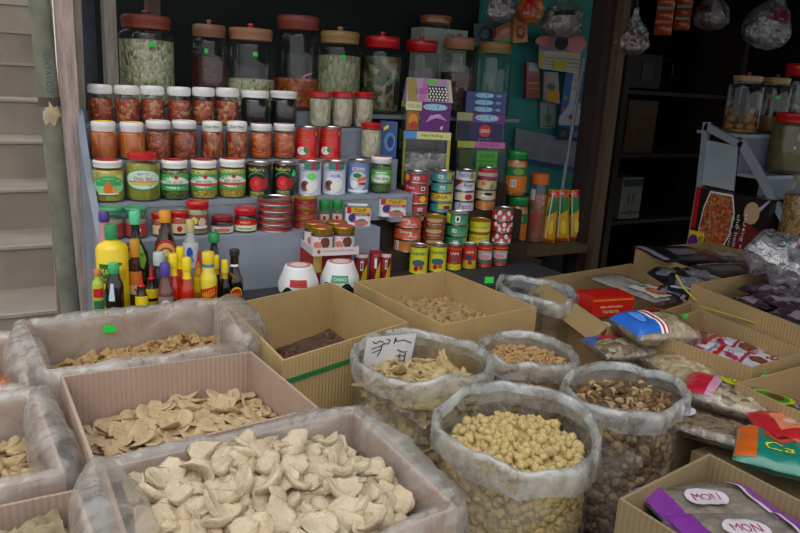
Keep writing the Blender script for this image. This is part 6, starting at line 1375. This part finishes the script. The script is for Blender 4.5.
o = thing('old_fan_casing', (pd_.x, 2.84, pd_.z + .001), 'dim dark grey appliance on the shelf behind the post', 'appliance'); MB().box(-.14, .10, -.1, .1, 0, .17, P('0c0d0e', .6)).box(-.05, .04, -.104, -.1, .04, .13, P('161b1d', .5)).build('casing', o, smooth=False)
MB().tube([(.15 + .05 * math.cos(a), -.09, .09 + .07 * math.sin(a)) for a in [i * PI / 8 for i in range(17)]], .005, P('121516', .5), 6).build('round_guard', o)

# ---- posters and hanging goods around the post
def sheetobj(name, lab, cat, c4, mat, its=(), th=.002, rot=0):
    """flat printed sheet through four pixel corners TL TR BR BL on the back wall"""
    o = thing(name, tuple(c4[0]), lab, cat)
    A, B_, C_, D_ = [Vector(p) - Vector(c4[0]) for p in c4]
    n_ = (B_ - A).cross(D_ - A).normalized()
    if n_.y > 0: n_ = -n_
    f = lambda u, v, k: D_.lerp(C_, u).lerp(A.lerp(B_, u), v) + n_ * (.0006 * (k + 1))
    m = MB().add([A, B_, C_, D_] + [p - n_ * th for p in (A, B_, C_, D_)], [(0, 1, 2, 3), (4, 7, 6, 5), (0, 4, 5, 1), (1, 5, 6, 2), (2, 6, 7, 3), (3, 7, 4, 0)], mat); m.build('sheet', o, smooth=False)
    if its: m = MB(); decals(m, its, lambda u, v, k: f(u, v, k), du=.3, dv=.3); m.build('printing', o, smooth=False)
    return o
py_ = 2.64
sheetobj('drink_poster', 'blue poster with white figure and red and green dots beside the dark post', 'poster', [aty(566, 72, py_), aty(592, 64, py_), aty(583, 142, py_), aty(556, 140, py_)], P('2c5a9c', .5), [
    ('poly', [(.3, .98), (.5, .98), (.62, .55), (.95, .40), (.95, .22), (0, .22), (0, .35), (.28, .5)], P('b8c0cc', .5)), ('ell', .12, .62, .06, .03, GREEN), ('ell', .55, .62, .06, .035, RED), ('ell', .1, .45, .06, .03, RED), ('ell', .75, .46, .06, .03, RED), ('ell', .4, .34, .08, .04, RED), ('ell', .85, .6, .06, .03, GREEN), ('ell', .45, .85, .07, .03, RED), ('txt', 'SUA', .5, .74, .3, .05, RED), ('poly', [(0, .02), (.98, .02), (.98, .2), (.5, .14), (0, .24)], P('1c3048', .5)), ('ell', .2, .1, .12, .05, P('506040', .5)), ('ell', .7, .1, .15, .05, P('4080b8', .5))])
sheetobj('price_board', 'grey white notice board with faint pink writing behind the grey rod', 'sign', [aty(516, 128, 2.66), aty(582, 142, 2.66), aty(580, 172, 2.66), aty(514, 160, 2.66)], P('9098a0', .6, var=.15), [('rect', .1, .45, .7, .73, P('a07888', .6)), ('rect', .1, .6, .5, .53, P('a07888', .6)), ('rect', .5, .9, .3, .33, P('a07888', .6)), ('rect', 0, 1, 0, .12, P('2c5090', .5))])
sheetobj('wall_calendar', 'calendar with red and black picture above white and yellow date rows', 'calendar', [aty(540, 36, 2.58), aty(583, 34, 2.58), aty(579, 74, 2.58), aty(538, 68, 2.58)], P('b8b8b0', .6), [
    ('rect', 0, 1, .55, 1, P('8a7890', .6)), ('ell', .1, .85, .2, .15, RED), ('ell', .85, .75, .25, .22, RED), ('ell', .5, .78, .16, .2, P('14141c', .6)), ('rect', 0, 1, .34, .36, P('707460', .6)), ('rect', 0, 1, .24, .26, P('707460', .6)), ('rect', 0, 1, .14, .16, P('707460', .6)), ('rect', .35, .65, .05, .3, P('c0b820', .6)), ('rect', 0, .08, 0, .5, P('b8b020', .6)), ('rect', .1, .95, .46, .49, YEL)])
sheetobj('wall_card', 'small pale card with a green bottle drawing beside the blue poster', 'poster', [aty(540, 102, 2.67), aty(556, 100, 2.67), aty(556, 128, 2.67), aty(540, 128, 2.67)], P('8a9498', .6), [('ell', .5, .35, .22, .2, P('4a7a50', .5)), ('rect', .45, .55, .5, .8, P('4a7a50', .5)), ('rect', .15, .85, .05, .1, P('506058', .5))])
sheetobj('gift_envelope', 'grey blue envelope with a round motif pinned above the ochre lidded jar', 'paper', [aty(474, 24, 2.66), aty(496, 20, 2.66), aty(496, 46, 2.66), aty(474, 46, 2.66)], P('5a6a78', .6), [('ell', .5, .5, .32, .32, P('3a4660', .6)), ('ell', .5, .5, .2, .2, P('6a7a90', .6))])
for i, (c4, cm_, it_, lab) in enumerate([
    ([aty(496, 28, 2.60), aty(514, 20, 2.60), aty(513, 42, 2.60), aty(496, 43, 2.60)], 'c05020', [('ell', .5, .6, .3, .15, P('d8b898', .5)), ('rect', 0, 1, 0, .22, GREEN)], 'orange and green packet hanging above the teal wall, left one'),
    ([aty(514, 18, 2.59), aty(527, 22, 2.59), aty(528, 42, 2.59), aty(513, 43, 2.59)], 'c07818', [('ell', .5, .45, .3, .3, P('a83018', .5)), ('ell', .5, .5, .2, .15, P('c8a060', .5))], 'golden packet hanging above the teal wall, right of the orange one'),
    ([aty(527, 62, 2.60), aty(539, 62, 2.60), aty(540, 98, 2.60), aty(526, 98, 2.60)], '8a2418', [('rect', .15, .85, .75, .98, P('a8b0c0', .5)), ('rect', .1, .9, .4, .44, P('c88048', .5)), ('rect', .1, .9, .25, .28, P('c88048', .5))], 'slim red carton hanging left of the calendar bottom'),
    ([aty(544, 72, 2.62), aty(558, 72, 2.62), aty(560, 104, 2.62), aty(543, 100, 2.62)], '6a6068', [('rect', .2, .95, .0, .45, P('c89020', .5)), ('ell', .5, .5, .25, .12, P('2c6a38', .5)), ('ell', .4, .8, .3, .12, P('a89088', .5))], 'grey and yellow packet hanging below the calendar')]):
    sheetobj('hanging_packet', lab, 'packet', c4, P(cm_, .35, coat=.4), it_, th=.02)
# grey rod leaning on the post
a_, b_ = aty(583, 64, 2.22), aty(562, 190, 2.17); ex = (b_ - a_) * .12; b_ = a_ + (b_ - a_) * ((a_.z - .918) / (a_.z - b_.z))
tag(MB().tube([tuple(a_ - ex * .4), tuple(b_)], .0075, P('8a9098', .4), 10).build('metal_rod'), 'thin grey rod leaning beside the blue poster', 'rod')

def hangbag(name, lab, px, py0, py1, wpx, Y, film, fill, dec=(), seed=0, neck=.25, tilt=0, group=None):
    """tied bag hanging from above: neck at the top, belly below"""
    T0, B0 = aty(px, py0, Y), aty(px, py1, Y); H_ = T0.z - B0.z; W_ = wpx * proj(B0)[2] / F_PX / 2
    o = thing(name, tuple(T0), lab, 'bag', group, rot=(0, tilt, facing(T0.x, Y)))
    def S(a, v, off=0):
        T = [.14, .15, .34, .62, .84, .95, 1.0, .92, .35]; q = min(7.999, v * 8); i_ = int(q); pr_ = T[i_] + (T[i_ + 1] - T[i_]) * (q - i_)
        fold = 1 + .16 * math.cos(a * 9 + seed) * max(0, .7 - v) + .30 * noise.noise(Vector((math.cos(a) * 1.3, math.sin(a) * 1.3, seed + v * 2))) + .12 * noise.noise(Vector((math.cos(a) * 4, math.sin(a) * 4, seed + v * 7)))
        r_ = W_ * pr_ * fold + off
        return (r_ * math.cos(a) * (1 + .12 * (v > .9)), r_ * .5 * math.sin(a), -v * H_ + .02 * H_ * noise.noise(Vector((a, v * 3, seed))))
    MB().grid(lambda u, v: S(u * 2 * PI, v), 60, 28, film, wrap=True).build('bag_film', o, sharp=180)
    if fill:
        def Q(u, v):
            p = S(u * 2 * PI, .45 + .54 * v); d = .86 + .25 * (.5 - noise.voronoi(Vector(p) / .018)[0][0]); k_ = 0 if v == 0 else 1
            return (p[0] * d * k_, p[1] * d * k_, p[2])
        MB().grid(Q, 60, 22, fill, wrap=True).build('filling', o, sharp=180)
    if dec: m = MB(); decals(m, dec, lambda u, v, k: S(-PI / 2 + u, 1 - v, .0015 + .0005 * k), du=.1, dv=.125); m.build('printing', o)
    m = MB().tube([(0, 0, -.01), (0, 0, .12), (.004, 0, .5)], .0025, P('3a3430', .7), 6); m.build('string', o)
    return o
CF = shell('glossy_hanging_film', 'f0f0f0', .16, .10, 'e0dce0', bump=1.2, bs=26, streak=.16, refl=.16)
hangbag('hanging_bag', 'clear tied bag of brown crisps hanging at the top right of the post', 637, 8, 56, 32, 2.0, CF, chunks(('3a1c14', '5c3020', '7a4a30'), 45, .5, .9), seed=1)
hangbag('hanging_bag', 'large clear bag with dark writing hanging above the calendar', 566, -14, 38, 44, 2.35, CF, chunks(('8a8478', 'a8a090', '6a6450'), 40, .5, .8), [('rect', -.5, .5, .42, .52, P('1c2028', .5))], seed=2)
hangbag('hanging_bag', 'crinkled silvery bag hanging above the ochre lidded jar', 502, -22, 22, 30, 2.35, CF, chunks(('6a5060', '8a8088', '4a3440'), 50, .4, .9), seed=3)
hangbag('hanging_bag', 'red and yellow bag hanging between the two silvery bags', 533, -20, 24, 30, 2.38, P('b8682c', .3, coat=.7), None, [('ell', 0, .4, .4, .2, RED), ('rect', -.5, .5, .6, .7, P('4a8a5c', .4))], seed=4)
hangbag('hanging_bag', 'dim bag with white panel hanging at the top of the right bay', 717, -14, 31, 36, 2.1, CF, chunks(('4a3420', '2c2018', '6c5030'), 40, .5, .8), [('rect', -.1, .5, .2, .7, P('8a7a80', .5))], seed=5)
hangbag('hanging_bag', 'clear and plum bag hanging at the top right corner', 786, -16, 52, 44, 1.9, CF, chunks(('5c5458', '8a8890', '4a1c2c'), 30, .4, .7), [('rect', -.2, .9, .45, .62, P('6a1c38', .4))], seed=6, tilt=.25)
for i, (x_, w_) in enumerate([(662, 17), (681, 15)]):
    T0, B0 = aty(x_, -6, 2.2), aty(x_, 30 + (1 - i) * 5, 2.2); hw_ = w_ / 2 * proj(B0)[2] / F_PX; hh_ = T0.z - B0.z
    o = thing('hanging_packet', tuple(B0), ('left' if i == 0 else 'right') + ' of two orange packet strips hanging in the dim right bay', 'packet', 'orange packet strips', facing(B0.x, 2.2))
    m = MB()
    for k in range(3): m.grid(lambda a, b: ((a * 2 - 1) * hw_, -.02 * math.sin(PI * a) ** .6 * math.sin(PI * b) ** .5, (k + b) * hh_ / 3), 10, 8, P('b04818', .3, coat=.5))
    m.box(-hw_, hw_, 0, .008, 0, hh_, P('b04818', .3, coat=.5)); m.build('wrapper', o)
    m = MB(); decals(m, [('rect', -.9, .9, .62, .70, P('3c8a78', .4)), ('rect', -.9, .9, .28, .36, P('3c8a78', .4) if i else DRED)], lambda u, v, k: (u * hw_, -.021, v * hh_)); m.build('printing', o)
